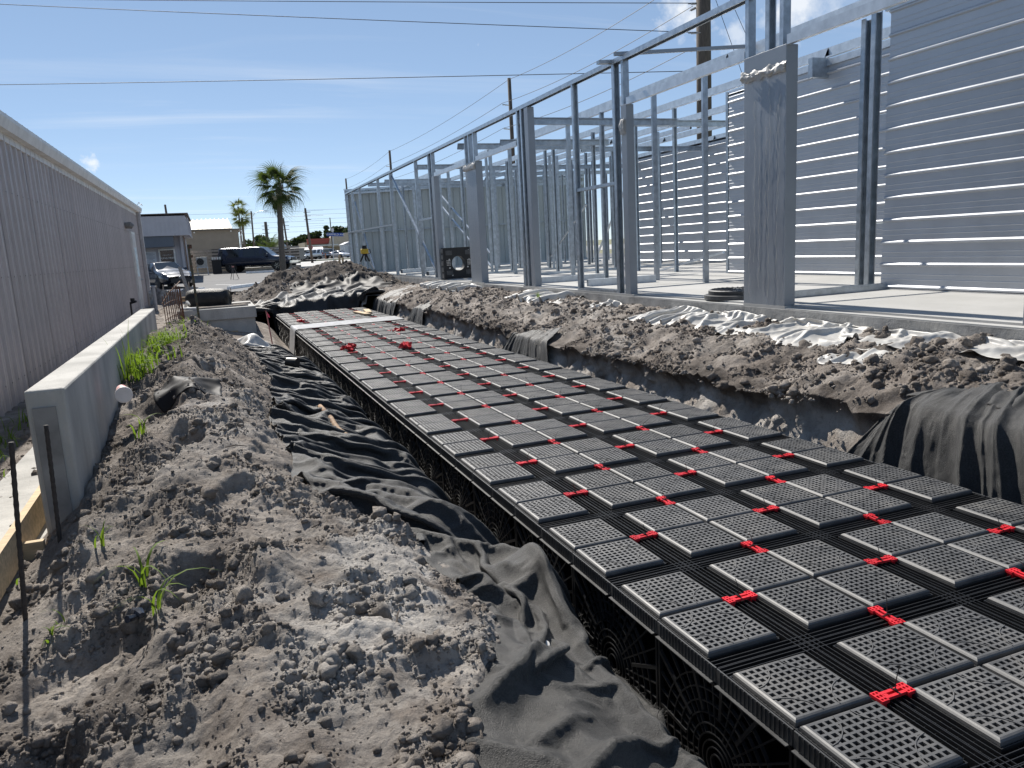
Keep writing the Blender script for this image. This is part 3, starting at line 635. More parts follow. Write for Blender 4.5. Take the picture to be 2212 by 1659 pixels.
# lumber and white strip
for k, (x, y, rz, lab) in enumerate(((1.5, 17.75, .10, 'nearer short pale lumber offcut at the far end of the tank'), (1.72, 18.15, -.12, 'farther short pale lumber offcut at the far end of the tank'))):
    b = MB(); b.box(-.075, .075, -.55, .55, 0, .045); o = b.build('lumber_offcut', MT['wood'], bevel=.004); o.location = (x, y, .024+.046*k*.2); o.rotation_euler = (0, .0 if k == 0 else .03, rz); tag(o, lab, 'lumber', 'lumber offcuts on the tank')
# ------------------------------------------------------------------ slab and steel storage building
SZ = .71
g = MB()
g.box(4.0, 4.11, -6, 33.6, .1, SZ-.022); g.box(4.11, 16.4, -6, 33.6, .1, SZ-.0)
# door-sill ledge is 22 mm lower; between doors the slab runs full to the edge
for a, b in ((5.9-.72, 5.9), (8.5, 12.95), (15.4, 16.4), (19.0, 33.6)): g.box(3.999, 4.1095, a, b, .3, SZ+.0005)
slab = structure(g.build('concrete_slab', MT['slab']))
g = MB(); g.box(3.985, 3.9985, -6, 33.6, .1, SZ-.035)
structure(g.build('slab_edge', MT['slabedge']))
# saw cuts
for y in (10.1, 14.15, 18.0, 22.0, 26.0):
    q = MB(); q.box(4.2, 16.3, y-.004, y+.004, SZ+.0005, SZ+.0012); structure(q.build('saw_cut', MT['black']))

B = thing('storage_building_frame', 'unfinished galvanised steel frame of a storage building on the slab, with white ribbed panels', 'building', (4.0, 14.0, SZ))
def cprof(w, d, t=.004, l=.016):
    return [(-w/2,0),(w/2,0),(w/2,d),(w/2-l,d),(w/2-l,d-t),(w/2-t,d-t),(w/2-t,t),(-w/2+t,t),(-w/2+t,d-t),(-w/2+l,d-t),(-w/2+l,d),(-w/2,d)]
def stud(x, y, z0, z1, face=1, w=.10, d=.06, mat='galv', name='stud', ax='x'):
    """web across x (or y), opening towards face*y"""
    m = MB()
    if ax == 'x': m.ext(cprof(w, d), (x, y, z0), (x, y, z1), (face,0,0), (0,face,0))
    else: m.ext(cprof(w, d), (x, y, z0), (x, y, z1), (0,-face,0), (face,0,0))
    return m.build(name, MT[mat], B)
def rail(p0, p1, w=.10, d=.05, mat='galv', name='rail', openv=(0,0,-1)):
    m = MB(); p0 = Vector(p0); p1 = Vector(p1); dd = (p1-p0).normalized(); o = Vector(openv); x = dd.cross(o).normalized()
    m.ext(cprof(w, d), p0, p1, x, o); return m.build(name, MT[mat], B)
def zee(p0, p1, h=.2, f=.065, mat='galv2', name='purlin', side=1):
    m = MB(); p0 = Vector(p0); p1 = Vector(p1); d = (p1-p0).normalized(); s = d.cross(Vector((0,0,1))).normalized()*side; t = .004
    pr = [(0,0),(f,0),(f,-.018),(f-t,-.018),(f-t,-t),(t,-t),(t,-h),(-f+t,-h),(-f+t,-h+.018),(-f,-h+.018),(-f,-h-t),(0,-h-t)]
    m.ext(pr, p0, p1, s, (0,0,1)); return m.build(name, MT[mat], B)
PT = 4.2
# facade top plate in lengths
for a, b in ((-5.9, 2.95), (2.955, 8.93), (8.935, 15.6), (15.605, 21.2), (21.205, 27.5), (27.505, 33.5)):
    rail((4.055, a, PT), (4.055, b, PT), .11, .07, 'galv', 'top_plate', (0,0,-1))
# facade studs
for y in (10.42, 21.05, 24.45, 26.55, 30.2, 31.9, 33.35): stud(4.055, y, SZ, PT-.005, 1 if y != 10.42 else -1)
stud(4.055, 12.92, SZ, PT-.005, -1, .10, .07); stud(4.055, 12.72, SZ, PT-.005, -1, .10, .07)
stud(4.055, 9.02, SZ, PT-.005, -1, .10, .07); stud(4.055, 19.6, SZ, PT-.005, -1, .10, .06)
# jamb columns (grey covers) with cripple studs above
def jamb(y0, y1, dx=.16, top=3.5):
    m = MB(); m.box(4.003, 4.0+dx, y0, y1, SZ, top); o = m.build('jamb_column', MT['jamb'], B, bevel=.004); return o
jA = jamb(5.2, 5.9); jamb(8.60, 8.76, .13); jamb(12.32, 12.5, .14, 4.12); jC = jamb(15.52, 16.3, .17); jD = jamb(19.05, 19.32, .15)
jE = jamb(1.75, 2.45)
for y in (5.26, 5.55, 5.83, 8.68, 15.6, 15.95, 16.22, 19.2, 1.8, 2.1, 2.4): stud(4.06, y, 3.5, PT-.005, 1 if y != 5.55 else -1, .10, .06)
# door headers and guide angles
for a, b in ((5.9, 8.6), (2.45, 5.2), (12.98, 15.52), (16.3, 19.05), (-1.0, 1.75)):
    m = MB(); m.ext(cprof(.055, .10), (4.035, a, 3.49), (4.035, b, 3.49), (1,0,0), (0,0,1)); m.build('door_header', MT['galv2'], B)
rail((4.06, 9.03, 2.43), (4.06, 10.40, 2.43), .09, .05); rail((4.06, 19.62, 2.44), (4.06, 21.0, 2.44), .09, .05)
rail((4.04, 24.46, 2.46), (4.04, 33.4, 2.5), .09, .05)
rail((4.06, 9.05, SZ+.002), (4.06, 10.45, SZ+.002), .1, .04, name='base_track', openv=(0,0,1)); rail((4.06, 19.35, SZ+.002), (4.06, 21.1, SZ+.002), .1, .04, name='base_track', openv=(0,0,1))
rail((4.06, 21.2, SZ+.002), (4.06, 33.4, SZ+.002), .1, .035, name='base_track', openv=(0,0,1))
# braces
m = MB(); m.bar((4.09, 24.5, 4.06), (4.12, 19.7, SZ+.1), .06, .05); m.build('brace', MT['galv'], B)
m = MB(); m.bar((4.09, 31.7, 3.7), (4.09, 28.7, SZ+.2), .05, .02); m.build('brace', MT['galv'], B)
for z in (3.5, 3.1):
    m = MB(); m.bar((6.3, 26.3, z), (6.3, 21.2, z-2.2), .06, .05); m.build('brace', MT['galv'], B)
m = MB(); m.bar((8.4, 21.5, 1.0), (8.4, 18.6, 2.6), .05, .04); m.build('brace', MT['galv'], B)
m = MB(); m.bar((10.6, 22.5, SZ+.1), (10.6, 19.9, 3.4), .06, .05); m.build('brace', MT['galv2'], B)
m = MB(); m.bar((8.4, 12.2, 1.15), (8.4, 14.9, SZ+.0), .05, .04); m.build('brace', MT['galv2'], B)
# purlins
for x, z in ((6.335, 4.45), (8.44, 4.62), (10.6, 4.74), (12.6, 4.80), (14.6, 4.86)):
    for a, b in ((-5.9, 9.3), (9.32, 21.0), (21.02, 33.3)): zee((x, a, z), (x, b, z), .2 if x < 7 else .17)
for x, z in ((9.4, 4.62), (11.6, 4.74), (5.2, 4.28)):
    if x > 6: zee((x, 18, z), (x, 33.3, z), .14)
# cross members along x
for x0, x1, y, z in ((4.02, 7.7, 12.85, 3.92), (4.72, 7.6, 15.72, 3.9), (5.7, 7.6, 16.45, 3.9), (3.92, 5.0, 16.5, 3.92), (4.02, 5.5, 20.75, 3.9), (4.0, 6.4, 25.2, 3.9), (6.3, 9.6, 13.5, 4.0), (8.3, 12.6, 18.6, 4.1), (6.3, 12.6, 22.8, 4.05), (4.1, 12.7, 28.6, 4.1), (6.3, 14.5, 30.8, 4.15), (8.3, 14.5, 26.5, 4.2)):
    zee((x0, y, z+.09), (x1, y, z+.09), .13, .05, 'galv', 'cross_beam')
m = MB(); m.bar((3.9, 8.72, PT+.015), (6.4, 8.7, PT+.22), .05, .05); m.build('cross_beam', MT['jamb'], B)
m = MB(); m.bar((4.2, 4.3, PT+.06), (8.4, 4.3, PT+.3), .05, .05); m.build('cross_beam', MT['jamb'], B)
m = MB(); m.bar((3.8, 9.05, PT-.03), (4.1, 9.05, PT-.01), .09, .05); m.build('bracket', MT['galv'], B)
# interior studs
for x, ys, zt in ((6.25, (9.8, 11.42, 13.57, 15.2, 17.4, 19.0, 20.6, 22.8, 25.0, 27.4, 30.0), 4.25), (8.35, (13.97, 15.72, 17.53, 19.6, 21.3, 23.6, 26.0, 28.5), 4.43), (10.6, (18.23, 18.5, 20.6, 22.9, 25.4, 28.0, 30.6), 4.55), (12.6, (24.2, 26.2, 28.6, 31), 4.62), (14.6, (26, 29, 32), 4.66)):
    for y in ys: stud(x, y, SZ, zt, 1 if (y*10) % 2 < 1 else -1, .10, .05)
for x, y in ((8.2, 20.6), (8.45, 20.6), (10.5, 20.9), (6.35, 17.5), (6.15, 20.7), (8.3, 23.7)): stud(x, y, SZ, 4.2, 1, .08, .05)
for x, ys in ((7.3, (14.2, 16.0, 18.4, 20.0, 22.0, 24.5)), (9.5, (16.5, 19.0, 21.8, 24.0, 26.8)), (11.6, (19.8, 22.0, 24.6, 27.0, 29.5)), (5.3, (20.6, 22.9, 25.5, 28.0)), (13.6, (24, 27, 30))):
    for y in ys: stud(x, y, SZ, 4.0 if x < 6 else 4.2, 1 if int(y*10) % 2 else -1, .09, .05)
# pairs beside panel ends
stud(6.36, 6.30, SZ, 4.24, -1, .12, .07); stud(6.52, 6.62, SZ, 4.24, -1, .12, .07); stud(8.36, 12.0, SZ, 4.4, -1, .1, .06); stud(12.6, 23.6, SZ, 4.6, -1, .1, .06)
# base tracks along x on the slab
for x0, x1, y in ((4.17, 6.4, 6.0), (4.7, 12.6, 20.55), (6.3, 12.5, 17.45), (6.3, 8.3, 23.9), (8.3, 12.6, 25.8), (4.3, 6.2, 24.3), (6.3, 14.0, 30.5)):
    rail((x0, y, SZ+.001), (x1, y, SZ+.001), .1, .08 if y < 7 else .06, 'galv', 'base_track', (0,0,1))
# ---- horizontally ribbed white panels (sheets lapped upward)
def hribs(z0, z1, pitch=.2857):
    """polyline (out, z) of a sheet from z0 to z1 with one bold rib per pitch"""
    P = []; z = z0
    while z < z1-.02:
        P += [(0, z), (.03, z+.014), (.03, z+.032), (0, z+.054)]
        for q in (.125, .19): P += [(0, z+q-.008), (.003, z+q-.003), (.003, z+q+.003), (0, z+q+.008)]
        z += pitch
    P.append((0, z1)); return P
def hpanel(x, y0, y1, z0, z1, pitch=.2857, mat='whitepanel'):
    P = hribs(z0, z1, pitch); n = len(P)
    vs = [(x-o, y0, z) for o, z in P]+[(x-o, y1, z) for o, z in P]+[(x-o+.002, y0, z) for o, z in P]+[(x-o+.002, y1, z) for o, z in P]
    fs = [(i, i+1, n+i+1, n+i) for i in range(n-1)]+[(2*n+i, 3*n+i, 3*n+i+1, 2*n+i+1) for i in range(n-1)]+[(i, 2*n+i, 2*n+i+1, i+1) for i in range(n-1)]+[(n+i, n+i+1, 3*n+i+1, 3*n+i) for i in range(n-1)]
    m = MB(); m.add(vs, fs); return m.build('wall_panel', MT[mat], B)
for k in range(4):
    z0 = SZ+.012+k*.857; z1 = z0+.857+(.03 if k == 3 else 0)
    hpanel(6.352+.003*(k % 2), -5.0+.05*(k % 2), 6.06-.02*(k % 2), z0, z1)
    hpanel(8.352+.003*(k % 2), -2, 11.84-.02*(k % 2), z0+.004, z1+(.12 if k == 3 else 0)); hpanel(12.6+.003*(k % 2), 12.5, 23.4, z0, z1+(.1 if k == 3 else 0))
hpanel(8.315, 11.35, 11.9, SZ+.008, 4.3)
m = MB(); m.box(6.318, 6.42, -5, 6.1, 4.19, 4.25); m.build('panel_cap', MT['galv2'], B)
m = MB(); m.box(8.318, 8.42, -2, 11.9, 4.29, 4.4); m.build('panel_cap', MT['galv2'], B)
m = MB(); m.box(8.0, 8.9, 9.2, 9.3, 4.1, 4.42); m.build('panel_cap', MT['galv'], B)
for x, y0, y1 in ((6.35, -5, 6.0), (8.35, -2, 11.9), (12.6, 12.5, 23.4)):
    m = MB(); m.box(x-.03, x+.03, y0, y1, SZ+.001, SZ+.010); m.build('base_trim', MT['trimwhite'], B)
# ---- end wall of vertical grey-green panels
def vpanel_mesh(w=.914, h=3.6):
    P = [(0,0)]
    for k in range(3):
        a = k*.305; P += [(a+.12,0),(a+.135,.03),(a+.165,.03),(a+.18,0),(a+.24,0),(a+.245,.006),(a+.265,.006),(a+.27,0)]
    P.append((w,0)); n = len(P); m = MB()
    m.add([(x, o, 0) for x, o in P]+[(x, o, h) for x, o in P]+[(x, o+.002, 0) for x, o in P]+[(x, o+.002, h) for x, o in P],
          [(i, i+1, n+i+1, n+i) for i in range(n-1)]+[(2*n+i, 3*n+i, 3*n+i+1, 2*n+i+1) for i in range(n-1)])
    return m.mesh('end_wall_panel', MT['greenpanel'])
VP = vpanel_mesh()
for k in range(13): inst('end_wall_panel', VP, B, (.0+k*.914, 19.46, -.02), (0,0,0), (1,1,1+.012*k))
rail((4.1, 33.40, 2.5), (15.8, 33.40, 2.62), .1, .05); rail((4.1, 33.40, 4.2), (15.8, 33.40, 4.7), .15, .08, 'galv2', 'eave_strut')
m = MB(); m.box(4.0, 4.09, 33.45, 33.53, SZ, 4.25); m.build('corner_trim', MT['jamb'], B)
m = MB()
m.hull8([(4.0,33.53,4.2),(15.9,33.53,4.7),(15.9,33.56,4.7),(4.0,33.56,4.2)], [(4.0,33.53,4.36),(15.9,33.53,4.86),(15.9,33.56,4.86),(4.0,33.56,4.36)]); m.build('eave_trim', MT['galv2'], B)
# ---- torn protective film on the columns
def film(y0, y1, z0, z1, x, side, name='plastic_film', seed=1):
    ny, nz = 14, 60; r = np.random.RandomState(seed); Y, Z = np.meshgrid(np.linspace(y0, y1, ny), np.linspace(z0, z1, nz)); D = .004+.004*np.abs(fbm(Y*14, Z*5, 3, seed))
    v = np.stack([x-D, Y, Z+0*Y], -1).reshape(-1,3)-np.array(wloc(side)); return npmesh(name, v, gridfaces(nz, ny), MT['film'], side)
film(5.17, 5.93, SZ+.0, 3.28, 4.0, jA, seed=3)
for k, (y, za, zb) in enumerate(((5.32,1.0,2.9),(5.45,.8,3.1),(5.50,1.4,2.7),(5.61,.9,2.5),(5.70,1.2,3.0),(5.28,1.9,3.0),(5.78,.8,1.7))):
    c = MB(); q = [(3.9915, y+.035*float(pn(np.array([zz*1.7+k*9]), np.array([k*3.3]), 5)[0])+.01*sin(zz*23+k), zz) for zz in np.linspace(za, zb, 40)]; c.tube(q, [.0016*abs(sin(i*.9+k))+.0003 for i in range(40)], 4); c.build('film_crease', MT['poly'], jA); film(15.5, 16.32, SZ+.3, 3.4, 4.0, jC, seed=5)
def rag(y0, y1, z, h, x, par, seed):
    ny, nz = 40, 9; Y, T = np.meshgrid(np.linspace(y0, y1, ny), np.linspace(0, 1, nz))
    Z = z-h*T+.12*(y1-Y)*.5*0+.05*fbm(Y*6, T*2, 3, seed); X = x-.012-.035*np.abs(fbm(Y*12, T*4, 3, seed+1))-.02*np.sin(T*pi)
    v = np.stack([X, Y, Z], -1).reshape(-1,3)-np.array(wloc(par)); npmesh('torn_film_edge', v, gridfaces(nz, ny), MT['poly'], par)
rag(5.18, 5.92, 3.33, .11, 4.0, jA, 7); rag(15.5, 16.35, 3.46, .14, 4.0, jC, 9); rag(8.62, 8.76, 3.3, .22, 4.0, jD, 12)
# ---- loose things on the slab
def loose(p0, p1, name, lab, w=.1, h=.09):
    m = MB(); p0 = Vector(p0); p1 = Vector(p1); d = (p1-p0).normalized(); s = d.cross(Vector((0,0,1)))
    m.ext(cprof(w, h), p0+Vector((0,0,SZ+.001+h)), p1+Vector((0,0,SZ+.001+h)), s, (0,0,-1)); o = m.build(name, MT['galv2']); tag(o, lab, 'steel track', 'loose tracks on the slab')
loose((4.59, 11.2, 0), (5.93, 11.0, 0), 'steel_track', 'loose steel track on the slab behind the doorway rail, nearest of the loose tracks', .1, .13)
loose((4.6, 13.4, 0), (6.0, 13.2, 0), 'steel_track', 'loose steel track on the slab beside the doubled dark studs', .1, .12)
loose((4.75, 26.9, 0), (6.3, 27.8, 0), 'steel_track', 'loose steel track on the slab near the grey-green end wall, farthest of the loose tracks', .12, .14)
loose((4.62, 22.7, 0), (5.3, 23.2, 0), 'steel_track', 'short loose steel track at the foot of the diagonal brace', .12, .13)
# manhole cover
t = thing('manhole_cover', 'round black plastic manhole cover on the slab edge beside the wide grey column', 'manhole cover', (4.46, 6.62, SZ+.002))
m = MB(); m.tube([(4.46,6.62,SZ+.002),(4.46,6.62,SZ+.05),(4.46,6.62,SZ+.055)], [.42,.42,.40], 40); m.build('frame', MT['plastic'], t)
m = MB(); m.tube([(4.47,6.63,SZ+.056),(4.47,6.63,SZ+.105),(4.47,6.63,SZ+.115)], [.37,.37,.35], 40); lid = m.build('lid', MT['plastic'], t)
m = MB()
for k in range(28):
    a = 2*pi*k/28; r0 = .1 if k % 2 else .2; m.bar((4.47+r0*cos(a), 6.63+r0*sin(a), SZ+.118), (4.47+.33*cos(a), 6.63+.33*sin(a), SZ+.118), .016, .012)
m.build('rib', MT['plastic'], lid)
# crate module propped against the jamb
t = thing('loose_crate_module', 'black crate module with a round hole propped against a grey jamb on the slab', 'crate', (4.46, 19.0, SZ))
m = MB(); S = .42; n = 48; vf = []; 
def ringpts(y):
    outp = []; inp = []
    for k in range(n):
        a = 2*pi*k/n; c, s = cos(a), sin(a); q = S/max(abs(c), abs(s)); outp.append((4.46+c*q, y, SZ+.43+s*q)); inp.append((4.46-.01+.195*c, y, SZ+.42+.195*s))
    return outp, inp
o1, i1 = ringpts(18.72); o2, i2 = ringpts(18.98)
m.add(o1+i1+o2+i2, [(k, (k+1) % n, n+(k+1) % n, n+k) for k in range(n)]+[(2*n+k, 3*n+k, 3*n+(k+1) % n, 2*n+(k+1) % n) for k in range(n)]+[(k, 2*n+k, 2*n+(k+1) % n, (k+1) % n) for k in range(n)]+[(n+k, n+(k+1) % n, 3*n+(k+1) % n, 3*n+k) for k in range(n)])
m.build('body', MT['black'], t)
m = MB()
for dz in (-.34,-.17,0,.17,.34):
    m.box(4.015, 4.035, 18.74, 18.96, SZ+.43+dz-.06, SZ+.43+dz+.06)
m.build('side_lug', MT['plastic'], t)
m = MB()
for dx in (-.3, .3):
    for dz in (-.04, 0, .04, .08):
        for q in (-.04, 0, .04): m.box(4.46+dx+q-.012, 4.46+dx+q+.012, 18.705, 18.719, SZ+.42+dz-.012, SZ+.42+dz+.012)
for dx, dz in ((-.26,.3),(.24,.32),(.3,.33),(-.3,-.3),(.26,-.3),(-.2,-.33),(.3,.08),(-.27,.1),(.25,-.12),(-.27,-.13)):
    m.disc((4.46+dx, 18.715, SZ+.43+dz), .022, (0,1,0), .012, 10)
m.build('boss', pm('pale_boss', (.5,.48,.45), .7), t)
m = MB()
for sx in (-1,1):
    for sz in (-1,1): m.box(4.46+sx*.28-.09, 4.46+sx*.28+.09, 18.700, 18.719, SZ+.43+sz*.27-.05, SZ+.43+sz*.27+.07)
m.build('recess_frame', MT['plastic'], t)
# ------------------------------------------------------------------ corrugated building at the left
L = thing('metal_shed', 'long mauve-grey corrugated metal building with white gutter beside the concrete wall', 'building', (-4.1, 12, 0))
def rpanel(w=.914, h=3.3):
    P = [(0,0)]
    for k in range(3):
        a = k*.3047; P += [(a+.03,0),(a+.047,.034),(a+.077,.034),(a+.094,0),(a+.155,0),(a+.162,.007),(a+.178,.007),(a+.185,0),(a+.225,0),(a+.232,.007),(a+.248,.007),(a+.255,0)]
    P.append((w,0)); n = len(P); m = MB()
    m.add([(o, y, 0) for y, o in P]+[(o, y, h) for y, o in P], [(i, i+1, n+i+1, n+i) for i in range(n-1)]); return m.mesh('wall_panel', MT['tanpanel'])
RP = rpanel()
k = 0; y = -4.3
while y < 27.9:
    inst('wall_panel', RP, L, Vector((-4.1+.004*(k % 2), y, .03))-L.location); y += .914; k += 1
m = MB(); m.box(-4.25, -4.115, -4.3, 28.0, .0, 3.5); m.box(-14, -4.25, 27.85, 28.0, 0, 3.5); m.build('wall_core', MT['tanpanel'], L)
m = MB(); m.box(-14, -4.11, -4.3, -4.15, 0, 3.5); m.build('end_wall', MT['tanpanel'], L)
scr = MB()
for zz in (.35, 1.55, 2.6):
    yy = -1.0
    while yy < 27.8: scr.disc((-4.062, yy+.062, zz), .009, (1,0,0), .006, 6); yy += .3047
scr.build('screw', pm('screw_head', (.2,.18,.17), .5), L)
# gutter and eave
m = MB(); m.ext([(0,0),(.0,-.17),(.10,-.17),(.14,-.05),(.14,0),(.13,0),(.095,-.16),(.01,-.16),(.01,0)], (-4.065, -4.3, 3.53), (-4.065, 28.25, 3.53), (1,0,0), (0,0,1)); gt = m.build('gutter', MT['trimwhite'], L)
m = MB(); m.box(-4.1, -4.066, -4.3, 28.1, 3.26, 3.56); m.build('fascia', MT['trimwhite'], L)
m = MB()
for yy in np.arange(-3.5, 28, .9): m.bar((-4.06, yy, 3.535), (-3.935, yy, 3.535), .025, .004)
m.build('gutter_strap', MT['trimwhite'], gt)
rm = MB(); n = 106
P = []
yy = -4.3
while yy < 28.2: P += [(yy,0),(yy+.05,0),(yy+.07,.03),(yy+.11,.03),(yy+.13,0)]; yy += .3047
P.append((28.2,0)); n = len(P)
rm.add([(-4.0, a, 3.57+b) for a, b in P]+[(-14, a, 5.2+b) for a, b in P], [(i, i+1, n+i+1, n+i) for i in range(n-1)]); rm.build('roof', pm('white_roof_metal', (.62,.61,.59), .45), L)
m = MB()
for pts in (((-4.0,28.05,3.58),(-3.92,28.22,3.68),(-3.9,28.3,3.62)), ((-4.0,27.6,3.6),(-3.95,27.7,3.7),(-3.93,27.75,3.66))): m.tube(pts, .012, 6)
m.build('loose_flashing', MT['trimwhite'], L)
# downspout, corner trim, door, light, pipe
m = MB(); m.box(-4.06, -3.95, 27.55, 27.72, .1, 3.42); m.bar((-4.0,27.63,.12),(-3.85,27.63,.02), .1, .08); m.build('downspout', pm('downspout_paint', (.47,.45,.45), .45), L, bevel=.01)
m = MB(); m.box(-4.075, -4.03, 24.55, 25.6, .25, 2.62); d = m.build('door_frame', MT['trimwhite'], L)
m = MB(); m.box(-4.06, -4.025, 24.63, 25.52, .27, 2.55); dr = m.build('door', pm('door_paint', (.55,.52,.50), .5), L)
m = MB(); m.box(-4.024, -4.021, 24.75, 25.4, 1.25, 2.15); nb = m.build('door_poster', pm('poster_paper', (.62,.72,.74), .6, .3, 9), L); nb['label'] = 'pale blue poster on the door'
m = MB(); m.disc((-3.98, 25.45, 1.15), .03, (1,0,0), .06, 10); m.build('handle', MT['chrome'], dr)
m = MB(); m.tube([(-4.06,23.4,2.75),(-3.93,23.4,2.75),(-3.86,23.4,2.70)], [.09,.10,.07], 12); m.build('wall_light', pm('light_housing', (.2,.19,.18), .5), L)
t = thing('vent_pipe', 'grey standpipe with a cap at the far corner of the mauve metal building', 'pipe', (-3.72, 25.6, 0))
m = MB(); m.tube([(-3.72,25.6,0),(-3.72,25.6,.80)], .055, 12); m.build('pipe', pm('grey_pvc', (.35,.36,.38), .5), t)
m = MB(); m.tube([(-3.72,25.6,.79),(-3.72,25.6,.86)], .07, 12); m.build('cap', pm('grey_pvc_cap', (.3,.31,.33), .5), t)
t = thing('hose_bib', 'dark hose tap on a short pipe by the metal building', 'tap', (-3.9, 19.6, 0))
m = MB(); m.tube([(-3.9,19.6,0),(-3.9,19.6,.62)], .022, 8); m.build('pipe', MT['rebar'], t)
m = MB(); m.bar((-3.9,19.6,.62),(-3.76,19.5,.66), .05, .05); m.tube([(-3.84,19.55,.66),(-3.84,19.55,.74)], .05, 8); m.build('valve', MT['black'], t)

L.location = (-4.239, 12, -.06); L.rotation_euler = (0, 0, -.0092)
# ------------------------------------------------------------------ concrete wall, footing, form board, rebars
W = thing('concrete_wall', 'short cast concrete retaining wall with a pale top beside the metal building', 'wall', (-2.9, 7, 0))
m = MB(); m.box(-3.0, -2.8, 3.12, 10.95, -.25, .9); wb = m.build('wall_body', MT['conc'], W, bevel=.014)
m = MB(); m.box(-2.97, -2.855, 3.108, 3.1195, .04, .80)
m.build('keyway', pm('keyway_concrete', (.25,.245,.235), .9, .2, 5), W)
F = MB(); F.box(-3.6, -2.45, 2.95, 11.4, -.3, .02); structure(F.build('footing', MT['conc']))
m = MB(); m.bar((-3.10,1.9,.09),(-3.10,3.9,.13), .04, .19); o = m.build('form_board', MT['wood']); tag(o, 'weathered pine form board on edge at the foot of the concrete wall', 'board')
m = MB(); m.bar((-3.55,2.95,.02),(-2.98,2.93,.02), .04, .16); o = m.build('form_board', MT['wood']); tag(o, 'short pine cross board under the end of the concrete wall', 'board')
for (x, y, z0, z1, lx, lab) in ((-2.83, 2.6, .0, .79, .03, 'steel rebar standing in front of the end face of the concrete wall'), (-2.87, 2.0, -.05, .84, .07, 'steel rebar standing in the soil at the left edge, nearest the camera')):
    m = MB(); q = []
    for t in np.linspace(0, 1, 40): q.append((x+lx*(t-.5), y, z0+(z1-z0)*t))
    m.tube(q, [.0115 if i % 2 else .0095 for i in range(40)], 8); tag(m.build('rebar', MT['rebar'], smooth=True), lab, 'rebar', 'rebars by the wall end')
# ------------------------------------------------------------------ cloth (position based, draped on the soil)
def cloth(p, rx, ry, hf, steps=150, inner=2, g=.0009, thick=.008, xmax=None, fr=.75, bend=.12, pin=False):
    p = p.copy(); p0 = p.copy(); prev = p.copy(); ny, nx, _ = p.shape
    def con(a, b, L, k):
        d = p[b]-p[a]; l = np.sqrt((d*d).sum(-1))+1e-9; q = (.5*k*(l-L)/l)[...,None]*d; p[a] += q; p[b] -= q
    S = slice; A = S(None)
    def sl(i, step, n, ax, off):   # pair slices
        a = S(off, n-step, 2*step) if step == 1 else None; return a
    for it in range(steps):
        v = (p-prev)*.93; prev = p.copy(); p = p+v; p[...,2] -= g
        for _ in range(inner):
            for o in (0, 1):
                k = (nx-o)//2; con((A, S(o, o+2*k-0, 2)), (A, S(o+1, o+2*k, 2)), rx, 1.) if k else 0
                k = (ny-o)//2; con((S(o, o+2*k, 2), A), (S(o+1, o+2*k, 2), A), ry, 1.) if k else 0
            dg = math.hypot(rx, ry)
            for o in (0, 1):
                ky = (ny-o)//2
                a = S(o, o+2*ky, 2); b = S(o+1, o+2*ky, 2)
                con((a, S(0, nx-1)), (b, S(1, nx)), dg, .35); con((a, S(1, nx)), (b, S(0, nx-1)), dg, .35)
            for o in range(4):
                kx = (nx-o)//4
                if kx: con((A, S(o, o+4*kx-1, 4)), (A, S(o+2, o+4*kx+1, 4)), 2*rx, bend) if (o+4*kx-2) < nx and len(range(*S(o+2,o+4*kx+1,4).indices(nx))) == len(range(*S(o,o+4*kx-1,4).indices(nx))) else 0
                ky = (ny-o)//4
                if ky: con((S(o, o+4*ky-1, 4), A), (S(o+2, o+4*ky+1, 4), A), 2*ry, bend) if len(range(*S(o+2,o+4*ky+1,4).indices(ny))) == len(range(*S(o,o+4*ky-1,4).indices(ny))) else 0
        if xmax is not None: p[...,0] = np.minimum(p[...,0], xmax)
        h = hf(p[...,0], p[...,1])+thick; c = p[...,2] < h
        p[...,2] = np.where(c, h, p[...,2])
        for k in (0, 1): p[...,k] = np.where(c, p[...,k]*(1-fr)+prev[...,k]*fr, p[...,k])
        if xmax is not None: p[...,0] = np.minimum(p[...,0], xmax)
        if pin: p[:,-1] = p0[:,-1]; p[:,-2,2] = np.maximum(p[:,-2,2], p0[:,-1,2]-.05)
    return p
def gridh(f, x0, x1, y0, y1, res=.02):
    nx = int((x1-x0)/res)+2; ny = int((y1-y0)/res)+2; gx = x0+np.arange(nx)*res; gy = y0+np.arange(ny)*res; X, Y = np.meshgrid(gx, gy); G = f(X, Y)
    def h(x, y):
        u = np.clip((x-x0)/res, 0, nx-1.001); v = np.clip((y-y0)/res, 0, ny-1.001); i = u.astype(int); j = v.astype(int); a = u-i; b = v-j
        return (G[j,i]*(1-a)+G[j,i+1]*a)*(1-b)+(G[j+1,i]*(1-a)+G[j+1,i+1]*a)*b
    return h
def clothobj(name, p, mat, label, cat, group=None, sub=1, solid=.003):
    ny, nx, _ = p.shape; c = p.reshape(-1,3).mean(0); o = npmesh(name, p.reshape(-1,3)-c, gridfaces(ny, nx), MT[mat]); o.location = c
    s = o.modifiers.new('subsurf', 'SUBSURF'); s.levels = sub; s.render_levels = sub
    d = o.modifiers.new('solid', 'SOLIDIFY'); d.thickness = solid; d.offset = 0
    return tag(o, label, cat, group)
